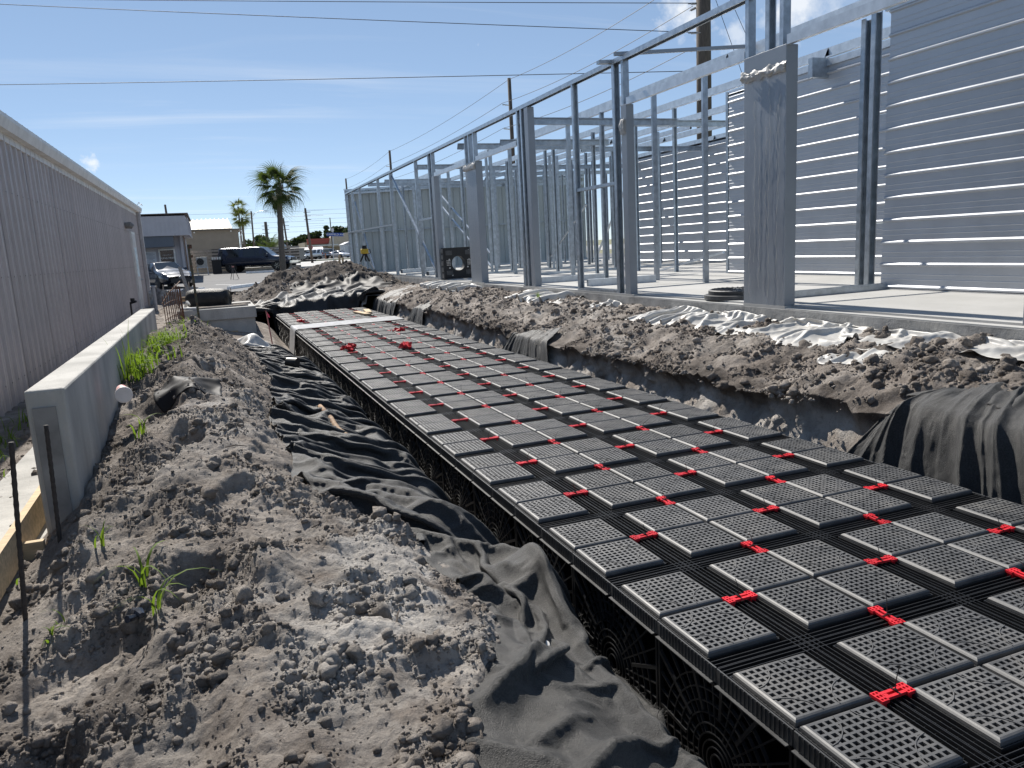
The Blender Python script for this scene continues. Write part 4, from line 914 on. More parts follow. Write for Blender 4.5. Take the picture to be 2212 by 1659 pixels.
def refine(p, a, b, fx, fy, seed):
    ny, nx, _ = p.shape; q = np.zeros((2*ny-1, 2*nx-1, 3)); q[::2,::2] = p; q[1::2,::2] = (p[1:]+p[:-1])/2; q[:,1::2] = (q[:,2::2]+q[:,:-2:2])/2
    x = q[...,0]+.06*fbm(q[...,0]*4, q[...,1]*4, 2, seed+3); y = q[...,1]+.08*fbm(q[...,0]*3, q[...,1]*3, 2, seed+4)
    m = sstep(-.25, .25, fbm(q[...,0]*2.2, q[...,1]*1.8, 2, seed+7)); d = a*m*(ridge(x*fx, y*fy, 3, seed)-.7)+b*(ridge(x*fx*2.6+y*2, y*fy*2.6-x*3, 3, seed+1)-.6)
    q[...,2] += np.maximum(d, -.006); q[...,0] -= .3*d; return q
def sheetgrid(yl, xl, xr, hf, sp, ex, ey, lift, seed, amp=.05, fy=2.2, fx=1.2):
    """start grid over y range yl with left/right x tables; ex, ey = slack"""
    L = yl[1]-yl[0]; ny = int(L*ey/sp); y = np.linspace(yl[0], yl[1], ny); a = np.interp(y, *xl); b = np.interp(y, *xr)
    nx = int((b-a).mean()*ex/sp); u = np.linspace(0, 1, nx); X = a[:,None]*(1-u)+b[:,None]*u; Y = np.repeat(y[:,None], nx, 1)
    X = X+.02*pn(X*4, Y*4, seed); Y = Y+.04*pn(X*3, Y*3, seed+2)
    Zs = hf(X, Y)+lift+amp*(1+fbm(X*fx*2, Y*fy*2, 3, seed))
    rx = (b-a).mean()*ex/(nx-1); ry = L*ey/(ny-1)
    return np.stack([X, Y, Zs], -1), rx, ry
def segr(x, y, L):
    """folds of slack cloth: sharp crested rolls along short lines (x0,y0,x1,y1,height,width)"""
    z = 0*x
    for x0, y0, x1, y1, h, w in L:
        dx, dy = x1-x0, y1-y0; l2 = dx*dx+dy*dy; t = np.clip(((x-x0)*dx+(y-y0)*dy)/l2, 0, 1); wob = .035*pn(t*3+x0*9, t*0+y0*7, 5)
        d = np.hypot(x-x0-t*dx, y-y0-t*dy)+wob; z = np.maximum(z, h*np.sqrt(np.maximum(0, np.sin(pi*np.clip(t*.9+.05, 0, 1))))*np.exp(-np.abs(d/(w*.85))**1.12))
    return z
R1 = [(-.58,1.85,-.66,.9,.17,.055),(-.66,.95,-.70,-.6,.15,.06),(-1.0,1.62,-.70,1.25,.10,.05),(-1.28,.50,-.86,.86,.12,.06),(-1.2,.0,-.8,.30,.10,.06),(-.52,1.0,-.50,-.2,.07,.035),(-1.1,2.2,-.55,1.8,.12,.05),(-.92,1.1,-.76,.55,.07,.045),(-1.4,.35,-1.1,.15,.06,.05),(-1.0,-.1,-.85,-.6,.1,.06),(-.93,1.45,-.62,1.5,.08,.03),(-.85,1.75,-.6,1.4,.09,.03),(-1.05,1.2,-.78,1.08,.05,.028),(-1.2,.75,-.95,.62,.05,.03),(-.78,.75,-.6,.5,.05,.03),(-.8,.2,-.55,.42,.06,.032),(-1.3,.2,-1.0,.4,.05,.03),(-1.05,1.95,-.75,2.1,.08,.035)]
HLf = lambda x, y: HL0(x, y)+.20*gau(x, y, -.60, 1.62, .16, .34)+segr(x, y, R1)
rr_ = random.Random(21); R2 = [(-1.65,2.85,-.9,2.2,.13,.05),(-1.5,3.1,-.75,2.55,.12,.05),(-1.2,2.75,-.55,2.15,.12,.05),(-1.62,3.5,-1.3,2.9,.10,.06)]
for k in range(72):
    y0 = 2.9+10.3*(k+rr_.random())/72; x0 = rr_.uniform(-1.75,-1.0); a = rr_.gauss(.25,.45); l = rr_.uniform(.35,.85); R2.append((x0, y0, min(-.52, x0+l*cos(a)), y0+l*sin(a), rr_.uniform(.05,.12), rr_.uniform(.028,.05)))
p, rx, ry = sheetgrid((-.9, 2.25), ([-.9,0,.27,.53,.78,1.07,1.48,1.7,2.25], [-1.6,-1.48,-1.42,-1.33,-1.17,-1.05,-.97,-.98,-1.15]), ([-1,3], [-.45,-.45]), HLf, .027, 1.30, 1.12, .06, 401, .10, .6, 2.2)
p = cloth(p, rx, ry, gridh(HLf, -1.9, -.4, -1.2, 2.6, .012), 150, 2, xmax=-.445)
clothobj('geotextile_sheet', refine(p, .007, .002, 4.2, 2.6, 831), 'fabric_b', 'nearest crumpled black geotextile sheet, frayed along the tank, beside the pale soil', 'geotextile', 'geotextile sheets')
fe = np.array(p[:,-1,:]); fc = []; kk = np.argmin((p[...,0]+.84)**2+(p[...,1]-1.02)**2); CAPP = p.reshape(-1,3)[kk]
for q in fe:
    if -.6 < q[1] < 1.9:
        for _ in range(7): fc.append((q[0]+random.uniform(-.02,.01), q[1]+random.uniform(-.02,.02), q[2]+random.uniform(-.004,.01)))
FRAY = fc
HLm = lambda x, y: HL0(x, y)+segr(x, y, R2)+.16*gau(x, y, -.68, 0, .14, 99)*sstep(2.8, 3.6, y)*sstep(12, 10, y)+.10*gau(x, y, -.75, 2.5, .25, .25)
p, rx, ry = sheetgrid((2.05, 13.6), ([2.05,2.6,2.82,2.95,3.65,4.18,4.9,6.8,9.5,11.2,13.6], [-1.25,-1.5,-1.72,-1.66,-1.58,-1.80,-1.68,-1.46,-1.5,-1.55,-1.72]), ([-1,20], [-.46,-.46]), HLm, .036, 1.16, 1.34, .05, 411, .09, 1.6, .5)
p = cloth(p, rx, ry, gridh(HLm, -2.1, -.4, 1.8, 14, .016), 130, 2, xmax=-.45)
clothobj('geotextile_sheet', refine(p, .014, .003, 2.6, 4.5, 841), 'fabric', 'long wrinkled black geotextile sheet along the bank between the soil pile and the tank', 'geotextile', 'geotextile sheets')
# small torn corner standing on the pile
p, rx, ry = sheetgrid((4.6, 5.0), ([4,6], [-2.45,-2.42]), ([4,6], [-2.0,-2.05]), HL0, .03, 1.35, 1.3, .04, 433, .06, 3, 3)
p = cloth(p, rx, ry, HL, 60, 2); clothobj('geotextile_scrap', p, 'blackpoly', 'small scrap of black film half buried in the soil pile', 'plastic scrap')
# far end
HFf = lambda x, y: np.maximum(HF0(x, y), -.55)
p, rx, ry = sheetgrid((19.75, 23.2), ([19,24], [-1.5,-1.2]), ([19,24], [2.5,3.0]), HFf, .075, 1.22, 1.15, .08, 441, .12, 1.2, 1.2)
keep = lambda x, y: np.where((x > -.5) & (x < 2.1) & (y < 20.46), -.5, HFf(x, y))
p[...,1] = np.maximum(p[...,1], 20.47+.0*p[...,0]); 
p = cloth(p, rx, ry, gridh(HFf, -2, 4, 19.5, 24, .03), 90, 2); p[...,1] = np.where((p[...,0] > -.5) & (p[...,0] < 2.1), np.maximum(p[...,1], 20.45), p[...,1])
clothobj('geotextile_sheet', p, 'fabric', 'folded black geotextile sheet over the bank at the far end of the tank', 'geotextile', 'geotextile sheets')
p, rx, ry = sheetgrid((21.8, 24.6), ([21,25], [.0,.6]), ([21,25], [3.3,3.6]), HF0, .085, 1.12, 1.10, .05, 447, .10, .8, .8)
p = cloth(p, rx, ry, gridh(HF0, -1, 4, 21, 26, .03), 70, 2); clothobj('poly_sheet', p, 'blackpoly', 'smooth black plastic sheet lying on the near foot of the spoil mound', 'plastic sheet')

def drape(name, top, nf, amp, zb, label, mat='fabric', apex=None, seed=1, H=HRd, xw=2.07, n=150, m=46, solid=.003):
    """sheet lying on the right bank, bending over the trench edge and hanging in pleats; top = [(y, x)]"""
    ty = np.array([t[0] for t in top], float); tx = np.array([t[1] for t in top], float); u = np.linspace(0, 1, n); y0 = ty[0]+(ty[-1]-ty[0])*u; xt = np.interp(y0, np.sort(ty), tx[np.argsort(ty)])
    P = np.zeros((m, n, 3)); q0 = np.interp(u, [0, 1], [0, nf])+1.1*pn(u*nf*.4, u*0+seed, seed)+.5*pn(u*nf*.9, u*0+seed+3, seed)
    for i in range(n):
        xs = np.linspace(xt[i], xw, 60); zs = np.array(H(xs, np.full(60, y0[i]))); zs = np.maximum(zs, zb); zs = np.maximum.accumulate(zs[::-1])[::-1]
        s = np.concatenate([[0], np.cumsum(np.hypot(np.diff(xs), np.diff(zs)))]); t = np.linspace(0, s[-1], m); P[:,i,0] = np.interp(t, s, xs); P[:,i,2] = np.interp(t, s, zs); P[:,i,1] = y0[i]
    S = np.linspace(0, 1, m)[:,None]; Q = q0[None,:]+.55*pn(S*1.6+0*q0[None,:], 0*S+u[None,:]*nf*.6, seed+4)
    if apex is not None: P[...,1] += (apex-P[...,1])*(1-S)**1.2*.6
    f = (1-np.abs(np.sin(Q*pi)))**1.15; f2 = .45*(1-np.abs(np.sin(Q*pi*1.63+1.7+2*S)))**1.5
    A = amp*(.25+.75*S**.8)*(.25+1.3*np.abs(pn(u*nf*.35+9, u*0+seed, seed+8)))[None,:]*1.6
    d = A*(f+f2)+.02*fbm(u[None,:]*nf*1.1, S*3.5, 4, seed+12)+.02
    P[...,0] -= d*(.25+.75*S); P[...,2] += d*.75*(1-S)+.01
    P[...,0] = np.maximum(P[...,0], 2.035)
    return clothobj(name, refine(P, .010, .003, 4, 5, seed+900), mat, label, 'geotextile', 'geotextile sheets', 0, solid)
drape('geotextile_sheet', [(-1.2,3.1),(1.0,2.95),(1.7,2.8),(2.1,2.72),(2.5,2.5),(3.0,2.32),(3.55,2.2)], 14, .08, -.6, 'large black geotextile sheet draped in pleats over the slab-side bank, nearest the camera', apex=1.9, seed=3, n=300, mat='fabric')
drape('geotextile_sheet', [(7.6,2.75),(8.2,2.72),(9.2,2.6),(10.2,2.4),(10.9,2.25)], 11, .06, -.6, 'black geotextile flap hanging on the middle of the slab-side bank', apex=9.0, seed=13, n=110)
drape('geotextile_sheet', [(14.6,2.7),(15.6,2.6),(16.6,2.4)], 4, .08, -.5, 'small black geotextile flap on the slab-side bank near the far end', apex=15.3, seed=23, n=70)
drape('geotextile_sheet', [(17.6,3.0),(18.6,3.3),(20.4,3.5)], 6, .10, -.5, 'bunched black geotextile in the far corner of the trench under the laser tripod', seed=29, n=90, mat='fabric')
# raised lip of the near right sheet
p, rx, ry = sheetgrid((.2, 2.2), ([0,3], [2.62,2.55]), ([0,3], [3.1,2.95]), HR0, .035, 1.25, 1.1, .06, 471, .09, .8, 2.5)
p = cloth(p, rx, ry, HR0, 70, 2); clothobj('geotextile_sheet', p, 'fabric', 'rolled back top edge of geotextile on the crest of the slab-side bank', 'geotextile', 'geotextile sheets')
# ------------------------------------------------------------------ white poly sheeting along the slab
HW = lambda x, y: np.maximum(HR0(x, y)+.015, np.where(x > 3.97, .55, -9)+.0*x)
labs = ['white poly sheeting bunched at the slab edge at the right edge of the picture', 'long white poly sheeting fold below the doorway right of the wide grey column', 'large white poly sheeting swag against the slab just right of the wide grey column', 'smooth white poly sheeting hump against the slab just left of the wide grey column', 'crumpled white poly sheeting bundle on the soil in front of the manhole cover', 'small white poly sheeting tuft below the doorway rail', 'white poly sheeting swag below the doubled dark studs', 'white pleated poly sheeting at the slab edge near the propped crate module']
rw_ = random.Random(9); RW = [[(rw_.uniform(3.3,3.6), a+(b-a)*q, 3.95, a+(b-a)*q+rw_.uniform(-.5,.5), rw_.uniform(.03,.12), rw_.uniform(.025,.07)) for q in sorted(rw_.random() for _ in range(4))] for a, b in ((1.7,2.75),(2.9,3.75),(3.85,5.15),(5.25,6.35),(6.3,7.55),(8.7,9.3),(10.2,12.4),(15.4,19.2))]
for k, (y0, y1, xa, xb, ex, ey) in enumerate(((1.7,2.75,3.45,3.98,1.2,1.15),(2.9,3.75,3.35,3.96,1.25,1.2),(3.85,5.15,3.15,3.99,1.2,1.2),(5.25,6.35,3.2,3.99,1.15,1.25),(6.3,7.55,3.15,3.7,1.5,1.5),(8.7,9.3,3.5,3.98,1.3,1.4),(10.2,12.4,3.3,3.98,1.2,1.5),(15.4,19.2,3.25,3.98,1.15,1.6))):
    p, rx, ry = sheetgrid((y0, y1), ([y0, (y0+y1)/2, y1], [xa+.25, xa, xa+.2]), ([y0, y1], [xb, xb]), HW, .035 if k < 6 else .06, ex, ey, .05, 500+k*9, .07, 2.0, 1.4)
    top = p[:,-1,:].copy(); top[:,2] = .60+.02*np.sin(top[:,1]*5+k)-.10*np.abs(2*(top[:,1]-y0)/(y1-y0)-1)**3; top[:,0] = 3.965; p[:,-1,:] = top
    HWk = lambda x, y: HW(x, y)+segr(x, y, RW[k])
    p = cloth(p, rx, ry, gridh(HWk, 2.9, 4.1, y0-.3, y1+.3, .02), 70, 2, thick=.014, pin=True); clothobj('poly_sheeting', refine(p, .008, .002, 4, 4, 860+k), 'poly', labs[k], 'plastic sheeting', 'white poly sheeting along the slab', 1, .002)
p, rx, ry = sheetgrid((3.0, 3.55), ([2,4], [3.0,3.0]), ([2,4], [3.28,3.25]), HR0, .03, 1.4, 1.4, .05, 611, .08, 3, 3); p = cloth(p, rx, ry, HR, 50, 2)
clothobj('poly_scrap', p, 'poly', 'small scrap of white poly sheeting lying on the soil above the large geotextile', 'plastic scrap')
MT['strip'] = pm('sheer_white_film', (.42,.42,.42), .4, .15, 9, c2=(.55,.55,.55)); MT['strip'].node_tree.nodes['Principled BSDF'].inputs['Alpha'].default_value = .72
# white strip across the tank
HT = lambda x, y: np.where((x > -.43) & (x < 2.03), .028, -.65)
n = 70; U, S = np.meshgrid(np.linspace(-.75, 2.0, n), np.linspace(14.9, 15.95, 14)); Y = S+(U+.75)*.12+.05*pn(U*2, S*2, 9)
Z = np.where(U < -.42, .03-(-.42-U)*1.7, .034)+.012*np.abs(fbm(U*5, S*7, 3, 15)); X = np.where(U < -.42, -.43-(-.42-U)*.25, U)
clothobj('white_strip', np.stack([X, Y, Z], -1), 'strip', 'white plastic strip laid across the tank near its far end', 'plastic strip')
p, rx, ry = sheetgrid((12.4, 13.4), ([12,14], [-1.75,-1.7]), ([12,14], [-1.15,-1.1]), lambda x, y: HL0(x, y)+.28*gau(x, y, -1.42, 12.9, .22, .28), .045, 1.5, 1.5, .06, 621, .12, 3, 3); p = cloth(p, rx, ry, lambda x, y: HL0(x, y)+.30*gau(x, y, -1.42, 12.9, .2, .26), 60, 2)
clothobj('white_bag', p, 'poly', 'crumpled white sack lying in front of the concrete vault', 'bag')
# ------------------------------------------------------------------ vault, roll, stakes and other site things
t = thing('concrete_vault', 'rectangular grey concrete vault with a heavy top slab between the soil pile and the tank', 'vault', (-1.9, 18.9, -.4))
m = MB(); m.box(-2.78, -1.04, 17.62, 20.2, .17, .44); m.build('top_slab', MT['conc'], t, bevel=.012)
m = MB(); m.box(-2.74, -1.08, 17.68, 20.15, -.6, .165); m.build('vault_body', MT['conc'], t)
m = MB(); m.box(-2.3, -1.5, 17.63, 17.675, -.28, -.12); m.build('form_timber', MT['wood'], t)
t = thing('geotextile_roll', 'thick roll of black geotextile lying on the concrete vault', 'fabric roll', (-2.05, 18.6, .44))
m = MB(); pts = []; A = Vector((-2.52, 18.75, .66)); Bp = Vector((-1.62, 18.35, .64)); rr = [.2,.235,.24,.238,.24,.236,.23,.2]
m.tube([A.lerp(Bp, i/7) for i in range(8)], rr, 28); m.build('roll', MT['fabric'], t, smooth=True)
d = (Bp-A).normalized(); m = MB(); x = d.cross(Vector((0,0,1))).normalized(); y = x.cross(d)
sp = [Bp+d*.006+(x*cos(a)+y*sin(a))*(.02+.2*a/(2*pi*5)) for a in np.linspace(0, 2*pi*5, 100)]; m.tube(sp, .007, 4); m.build('wound_edge', MT['fabric_b'], t)
m = MB(); m.tube([A-d*.18+Vector((0,0,-.0)), A+d*.02], .06, 12); m.build('core_tube', pm('cardboard', (.33,.24,.15), .9), t)
for k, (a, b, lab) in enumerate((((-2.6,17.75,.462),(-1.2,17.95,.462),'grey timber on the front of the vault, nearest the camera'), ((-2.45,18.05,.462),(-1.25,18.2,.462),'grey timber on the vault tucked under the fabric roll'), ((-1.75,18.75,.462),(-1.1,18.8,.462),'short grey timber on the tank side of the vault'))):
    m = MB(); m.bar(a, b, .09, .04); tag(m.build('timber', MT['woodgrey']), lab, 'timber', 'timbers on the vault')
m = MB(); m.tube([(-2.72,17.8,.475),(-2.35,17.68,.475)], .032, 10); tag(m.build('pvc_pipe', MT['trimwhite']), 'short white pipe end lying on the vault by the rebar mat', 'pipe')
m = MB(); m.tube([(-2.62,18.3,.48),(-2.55,18.2,.6),(-2.5,18.1,.55)], [.03,.05,.02], 8); tag(m.build('rag', MT['poly']), 'small white rag on the vault beside the fabric roll', 'rag')
# rebar mat
t = thing('rebar_mat', 'rusty curved rebar mat standing between the metal building and the vault', 'rebar mat', (-2.7, 13.6, 0))
vb = []
for k in range(13):
    s = k/12; x = -2.80+.26*s+.05*sin(s*3); y = 13.2+1.1*s; h = .95+.16*sin(s*2.6)+.04*random.random()
    m = MB(); m.tube([(x,y,-.02),(x+.01,y,h*.5),(x-.01+.02*random.random(),y,h)], .008, 6); m.build('upright_bar', MT['rust'], t); vb.append((x,y))
for z in (.25, .55, .82):
    m = MB(); m.tube([(x, y, z+.06*sin(i*.3)) for i, (x, y) in enumerate(vb)], .008, 6); m.build('cross_bar', MT['rust'], t)
m = MB(); m.tube([(-2.82,13.2,.85),(-2.7,13.5,1.03),(-2.6,14.0,1.12),(-2.52,14.3,1.2)], .012, 6); m.build('cross_bar', MT['rust'], t)
# green steel post
t = thing('steel_fence_post', 'leaning dark green steel fence post driven into the top of the soil pile', 'post', (-2.2, 11.2, .4))
m = MB(); a, b = Vector((-2.20,11.2,.4)), Vector((-2.235,11.45,1.82)); m.bar(a, b, .035, .012); m.bar(a+Vector((0,.015,0)), b+Vector((0,.015,0)), .008, .035)
m.build('shaft', pm('green_post_paint', (.05,.06,.035), .6, .4, 15, c2=(.12,.09,.05)), t)
m = MB()
for s in np.linspace(.15, .97, 9):
    q = a.lerp(b, s); m.box(q.x-.008, q.x+.008, q.y-.03, q.y-.006, q.z-.012, q.z+.012)
m.box(b.x+.01, b.x+.05, b.y-.02, b.y+.02, b.z-.06, b.z+.0); m.box(b.x+.01, b.x+.05, b.y-.02, b.y+.02, b.z-.2, b.z-.16); m.build('stud', MT['rust'], t)
# leaning plank
m = MB(); m.bar((-2.76,22.5,1.42),(-2.5,21.6,.25), .09, .04); o = tag(m.build('plank', MT['woodgrey']), 'grey wooden plank leaning behind the fabric roll', 'plank')
# silt fence
t = thing('silt_fence', 'sagging grey plastic silt fence on wooden stakes in front of the dark sedan', 'fence', (-3.4, 27.4, 0))
n = 60; U, S = np.meshgrid(np.linspace(0, 1, n), np.linspace(0, 1, 14)); X = -4.0+1.6*U; Y = 27.4-.5*U+.05*np.sin(U*20)+.06*fbm(U*6, S*3, 3, 31); Z = .02+(.62+.08*np.sin(U*9))*S+.04*fbm(U*9, S*3, 2, 33)
npmesh('fence_film', np.stack([X, Y, Z], -1).reshape(-1,3)-np.array(wloc(t)), gridfaces(14, n), pm('grey_film', (.30,.31,.32), .3, .4, 8), t)
for u in (.15, .28, .52, .8):
    m = MB(); x = -4.0+1.6*u; y = 27.46-.5*u; m.bar((x,y,0),(x+.03,y,.8+.1*u), .035, .035); m.build('stake', MT['woodgrey'], t)
t = thing('silt_fence', 'low black and grey silt fence along the parking lot edge behind the vault', 'fence', (-1.9, 29.8, 0))
U, S = np.meshgrid(np.linspace(0, 1, 40), np.linspace(0, 1, 8)); X = -2.5+2.4*U; Y = 30.2-.6*U+.08*fbm(U*6, S*3, 2, 35); Z = .0+.34*S+.04*fbm(U*6, S*2, 2, 36)
npmesh('fence_film', np.stack([X, Y, Z], -1).reshape(-1,3)-np.array(wloc(t)), gridfaces(8, 40), MT['blackpoly'], t)
for u in (.1, .5, .9):
    m = MB(); m.bar((-2.5+2.4*u, 30.24-.6*u, 0), (-2.5+2.4*u, 30.24-.6*u, .5), .03, .03); m.build('stake', MT['woodgrey'], t)
# pink flag
t = thing('survey_flag', 'survey stake with a pink flag beside the far end of the tank', 'flag', (-.94, 14.4, -.3))
m = MB(); m.tube([(-.93,14.4,-.5),(-1.0,14.5,.5)], .013, 6); m.build('stake', pm('pink_stake', (.45,.2,.18), .7), t)
m = MB(); m.add([(-1.0,14.5,.5),(-1.02,14.52,.53),(-.955,14.47,.42),(-.99,14.5,.38),(-.94,14.46,.36)], [(0,1,2),(0,2,4,3)]); m.build('flag', pm('pink_film', (.9,.12,.22), .5), t)
# rod on the fabric, ring, cap
t = MB(); a = Vector((-1.13,5.65,.12)); b = Vector((-1.06,4.22,.06)); t.tube([a.lerp(b, i/8)+Vector((.01*sin(i),0,.008*cos(i*2))) for i in range(9)], [.022,.024,.024,.023,.024,.024,.023,.026,.02], 10); tag(t.build('rod', pm('rusty_wood_rod', (.33,.22,.13), .8, .4, 14, c2=(.16,.09,.05)), smooth=True), 'weathered brown rod lying on the wrinkled geotextile', 'rod')
t = MB(); t.tube([(-1.14,8.8,.16),(-1.02,8.72,.15)], .075, 18); tag(t.build('pipe_coupling', MT['plastic_d'], smooth=False), 'short black ribbed pipe piece lying on the wrinkled geotextile', 'pipe')
t = MB(); t.tube([(CAPP[0],CAPP[1],CAPP[2]+.004),(CAPP[0]-.002,CAPP[1]-.004,CAPP[2]+.013)], [.021,.019], 16); pebble = tag(t.build('bottle_cap', MT['trimwhite']), 'small white disc lying on the nearest geotextile sheet', 'cap')
# cup
t = thing('paper_cup', 'red and white paper cup lying against the concrete wall', 'cup', (-2.64, 4.25, .62), 0)
c0 = Vector((-2.64,4.28,.665)); ax = Vector((.16,-.95,-.08)).normalized()
m = MB(); m.tube([c0-ax*.10, c0+ax*.07], [.036,.052], 20); m.build('cup_body', pm('red_paper', (.5,.04,.05), .5, .3, 30, c2=(.65,.5,.48)), t, smooth=True)
m = MB(); m.tube([c0+ax*.065, c0+ax*.082, c0+ax*.085], [.058,.058,.05], 24); m.build('lid', pm('white_lid', (.72,.66,.63), .45), t)
for k, (x, y, L_, a, lab) in enumerate(((-1.62,2.25,.12,.3,'small dark twig on the pale soil below the geotextile'),(-1.45,1.0,.09,1.2,'thin twig on the pale soil near the bottom edge'),(-2.0,3.2,.14,-.5,'dry stem on the crest of the near soil pile'))):
    z = float(HL(np.array([x]), np.array([y]))[0])+.012; m = MB(); m.tube([(x,y,z),(x+L_*.5*cos(a),y+L_*.5*sin(a),z+.012),(x+L_*cos(a),y+L_*sin(a),z+.004)], [.003,.004,.002], 6); tag(m.build('twig', MT['pole']), lab, 'twig')
m = MB(); zz = float(HL(np.array([-2.40]), np.array([1.62]))[0])+.02; m.tube([(-2.42,1.64,zz),(-2.40,1.60,zz+.01),(-2.385,1.57,zz+.008)], [.018,.022,.012], 8); m.tube([(-2.41,1.585,zz),(-2.44,1.55,zz+.012)], [.012,.016], 7); tag(m.build('crushed_wrapper', pm('dark_foil', (.03,.035,.05), .25, .5, 60)), 'crumpled dark foil wrapper beside the lowest weed', 'wrapper')
# ------------------------------------------------------------------ grass and weeds
def blades(pts, r, wid, seed):
    """pts: list of (x,y,z,len,azimuth,lean)"""
    v = []; f = []
    for (x, y, z, L, a, ln) in pts:
        dx, dy = cos(a), sin(a); sx, sy = -dy, dx; n = 6; o = len(v)
        for i in range(n+1):
            t = i/n; hgt = L*(t-ln*.55*t*t*t-.12*ln*t*t); out = L*ln*.75*t*t; w = wid*(1-t**1.6)*(.6+.8*min(1, t*4+.3))*.5
            tw = .5*t
            for s in (-1, 1): v.append((x+dx*out+sx*w*s, y+dy*out+sy*w*s, z+hgt+s*w*tw))
        for i in range(n): f.append((o+2*i, o+2*i+1, o+2*i+3, o+2*i+2))
    return np.array(v), np.array(f)
def plant(name, label, spots, wid, mat='grass', cat='grass', H=HL):
    v, f = blades(spots, None, wid, 0); c = v.mean(0); c[2] = v[:,2].min(); o = npmesh(name, v-c, f, MT[mat], smooth=True); o.location = c; tag(o, label, cat, 'weeds on the soil pile'); return o
r = random.Random(5)
def tuft(cx, cy, n, L0, L1, spread, lean0=.2, lean1=1.0):
    out = []
    for _ in range(n):
        x = cx+r.gauss(0, spread); y = cy+r.gauss(0, spread); z = float(HL(np.array([x]), np.array([y]))[0]); out.append((x, y, z-.01, r.uniform(L0, L1), r.uniform(0, 6.28), r.uniform(lean0, lean1)))
    return out
sp = []
for _ in range(46):
    y = r.uniform(5.6, 8.3); x = -2.72+abs(r.gauss(0, .12))+(.10 if y > 7 else 0); sp += tuft(x, y, 11, .10, .30, .05, .4, 1.15)
plant('grass_clump', 'bright green grass growing along the concrete wall on top of the soil pile', sp, .011)
plant('grass_clump', 'tall thin grass stalks against the concrete wall end of the grass patch', tuft(-2.74, 5.7, 26, .3, .62, .08, .05, .5), .009)
vv, ff = blades([(x, y, z, random.uniform(.025,.06), random.uniform(-.9,.9), random.uniform(.2,1.2)) for x, y, z in FRAY], None, .0022, 0)
fz = bpy.data.objects['geotextile_sheet']; npmesh('frayed_edge', vv-np.array(fz.location), ff, MT['fabric_b'], fz)
plant('weed', 'arching weed on the near soil pile left of the shaded hollow', tuft(-2.40, 1.85, 5, .22, .36, .015, .6, 1.1), .011)
plant('weed', 'lowest arching weed on the near soil pile, beside the shaded hollow', tuft(-2.32, 1.58, 6, .2, .34, .012, .7, 1.1), .010)
plant('weed', 'small weed at the rebar end of the near soil pile', tuft(-2.62, 2.35, 6, .12, .22, .02, .5, 1.1), .009)
plant('weed', 'long-bladed weed on the soil below the paper cup', tuft(-2.52, 3.75, 7, .15, .32, .02, .5, 1.1), .010)
plant('weed', 'small weed at the foot of the leftmost rebar', tuft(-2.75, 1.72, 7, .08, .16, .03, .5, 1.1), .008)
plant('weed', 'sparse grass on the ground between the board and the metal building', tuft(-3.35, 2.6, 30, .08, .22, .12, .3, 1.1)+tuft(-3.45, 3.1, 20, .08, .22, .1, .3, 1.1), .008)
plant('weed', 'dark grass along the foot of the metal building', sum([tuft(-3.85, yy, 14, .1, .32, .09, .2, 1) for yy in np.arange(5.2, 11, .45)], []), .009)
plant('weed', 'pale weed on the crest of the soil pile near the post', tuft(-2.35, 8.9, 30, .08, .2, .12, .4, 1.1)+tuft(-2.45, 7.6, 24, .08, .2, .1, .4, 1.1), .008)
v, f = blades([(x+q*.0, y, float(HR(np.array([x]), np.array([y]))[0]), L_, a, l) for x, y, L_, a, l, q in [(3.45+.04*r.random(), 10.9+.1*r.random(), r.uniform(.12,.3), r.uniform(0,6.2), r.uniform(.2,.8), 0) for _ in range(22)]], None, .008, 0)
o = npmesh('weed', v-np.array([3.45,10.9,.4]), f, MT['grass']); o.location = (3.45,10.9,.4); tag(o, 'yellow-green weed growing by the white sheeting on the slab-side bank', 'grass', 'weeds on the soil pile')
# ------------------------------------------------------------------ laser level on tripod, small tripod
def tripod(t, c, h, r0, mats, rz=0):
    for k in range(3):
        a = rz+2*pi*k/3; m = MB(); f0 = Vector((c[0]+r0*cos(a), c[1]+r0*sin(a), c[2])); tp = Vector((c[0]+.05*cos(a), c[1]+.05*sin(a), c[2]+h))
        md = f0.lerp(tp, .52); m.bar(md, tp, .035, .05); m.build('leg', mats[0], t)
        m = MB(); m.bar(f0, md.lerp(tp, .12), .022, .03); m.tube([f0, f0+Vector((0,0,-.04))], [.02,.005], 6); m.build('leg_extension', mats[1], t)
    m = MB(); m.disc((c[0],c[1],c[2]+h+.01), .085, (0,0,1), .04, 14); m.tube([(c[0],c[1],c[2]+h-.2),(c[0],c[1],c[2]+h)], .02, 8); m.build('tripod_head', MT['black'], t)
lx, ly = 3.18, 25.6; lz = float(HF0(np.array([lx]), np.array([ly]))[0])+.02
t = thing('laser_level', 'yellow rotary laser level on a tripod beside the frame corner', 'laser level', (lx, ly, lz))
hh = 1.48-lz; tripod(t, (lx,ly,lz), hh, .33, (MT['black'], pm('tripod_aluminium', (.55,.56,.58), .4, metal=.6)), .5)
m = MB(); z = lz+hh+.03; m.box(lx-.13, lx+.12, ly-.1, ly+.1, z, z+.17); m.build('laser_housing', pm('safety_yellow', (.62,.40,.03), .5), t, bevel=.02)
m = MB(); m.tube([(lx,ly,z+.171),(lx,ly,z+.24),(lx,ly,z+.26)], [.085,.085,.06], 16); m.box(lx-.09, lx+.08, ly-.07, ly+.07, z+.262, z+.285); m.build('rotor_head', MT['black'], t)
m = MB(); m.tube([(lx+.125,ly,z+.15),(lx+.19,ly,z+.15),(lx+.2,ly,z+.02),(lx+.125,ly,z+.0)], .017, 8); m.build('carry_handle', MT['black'], t)
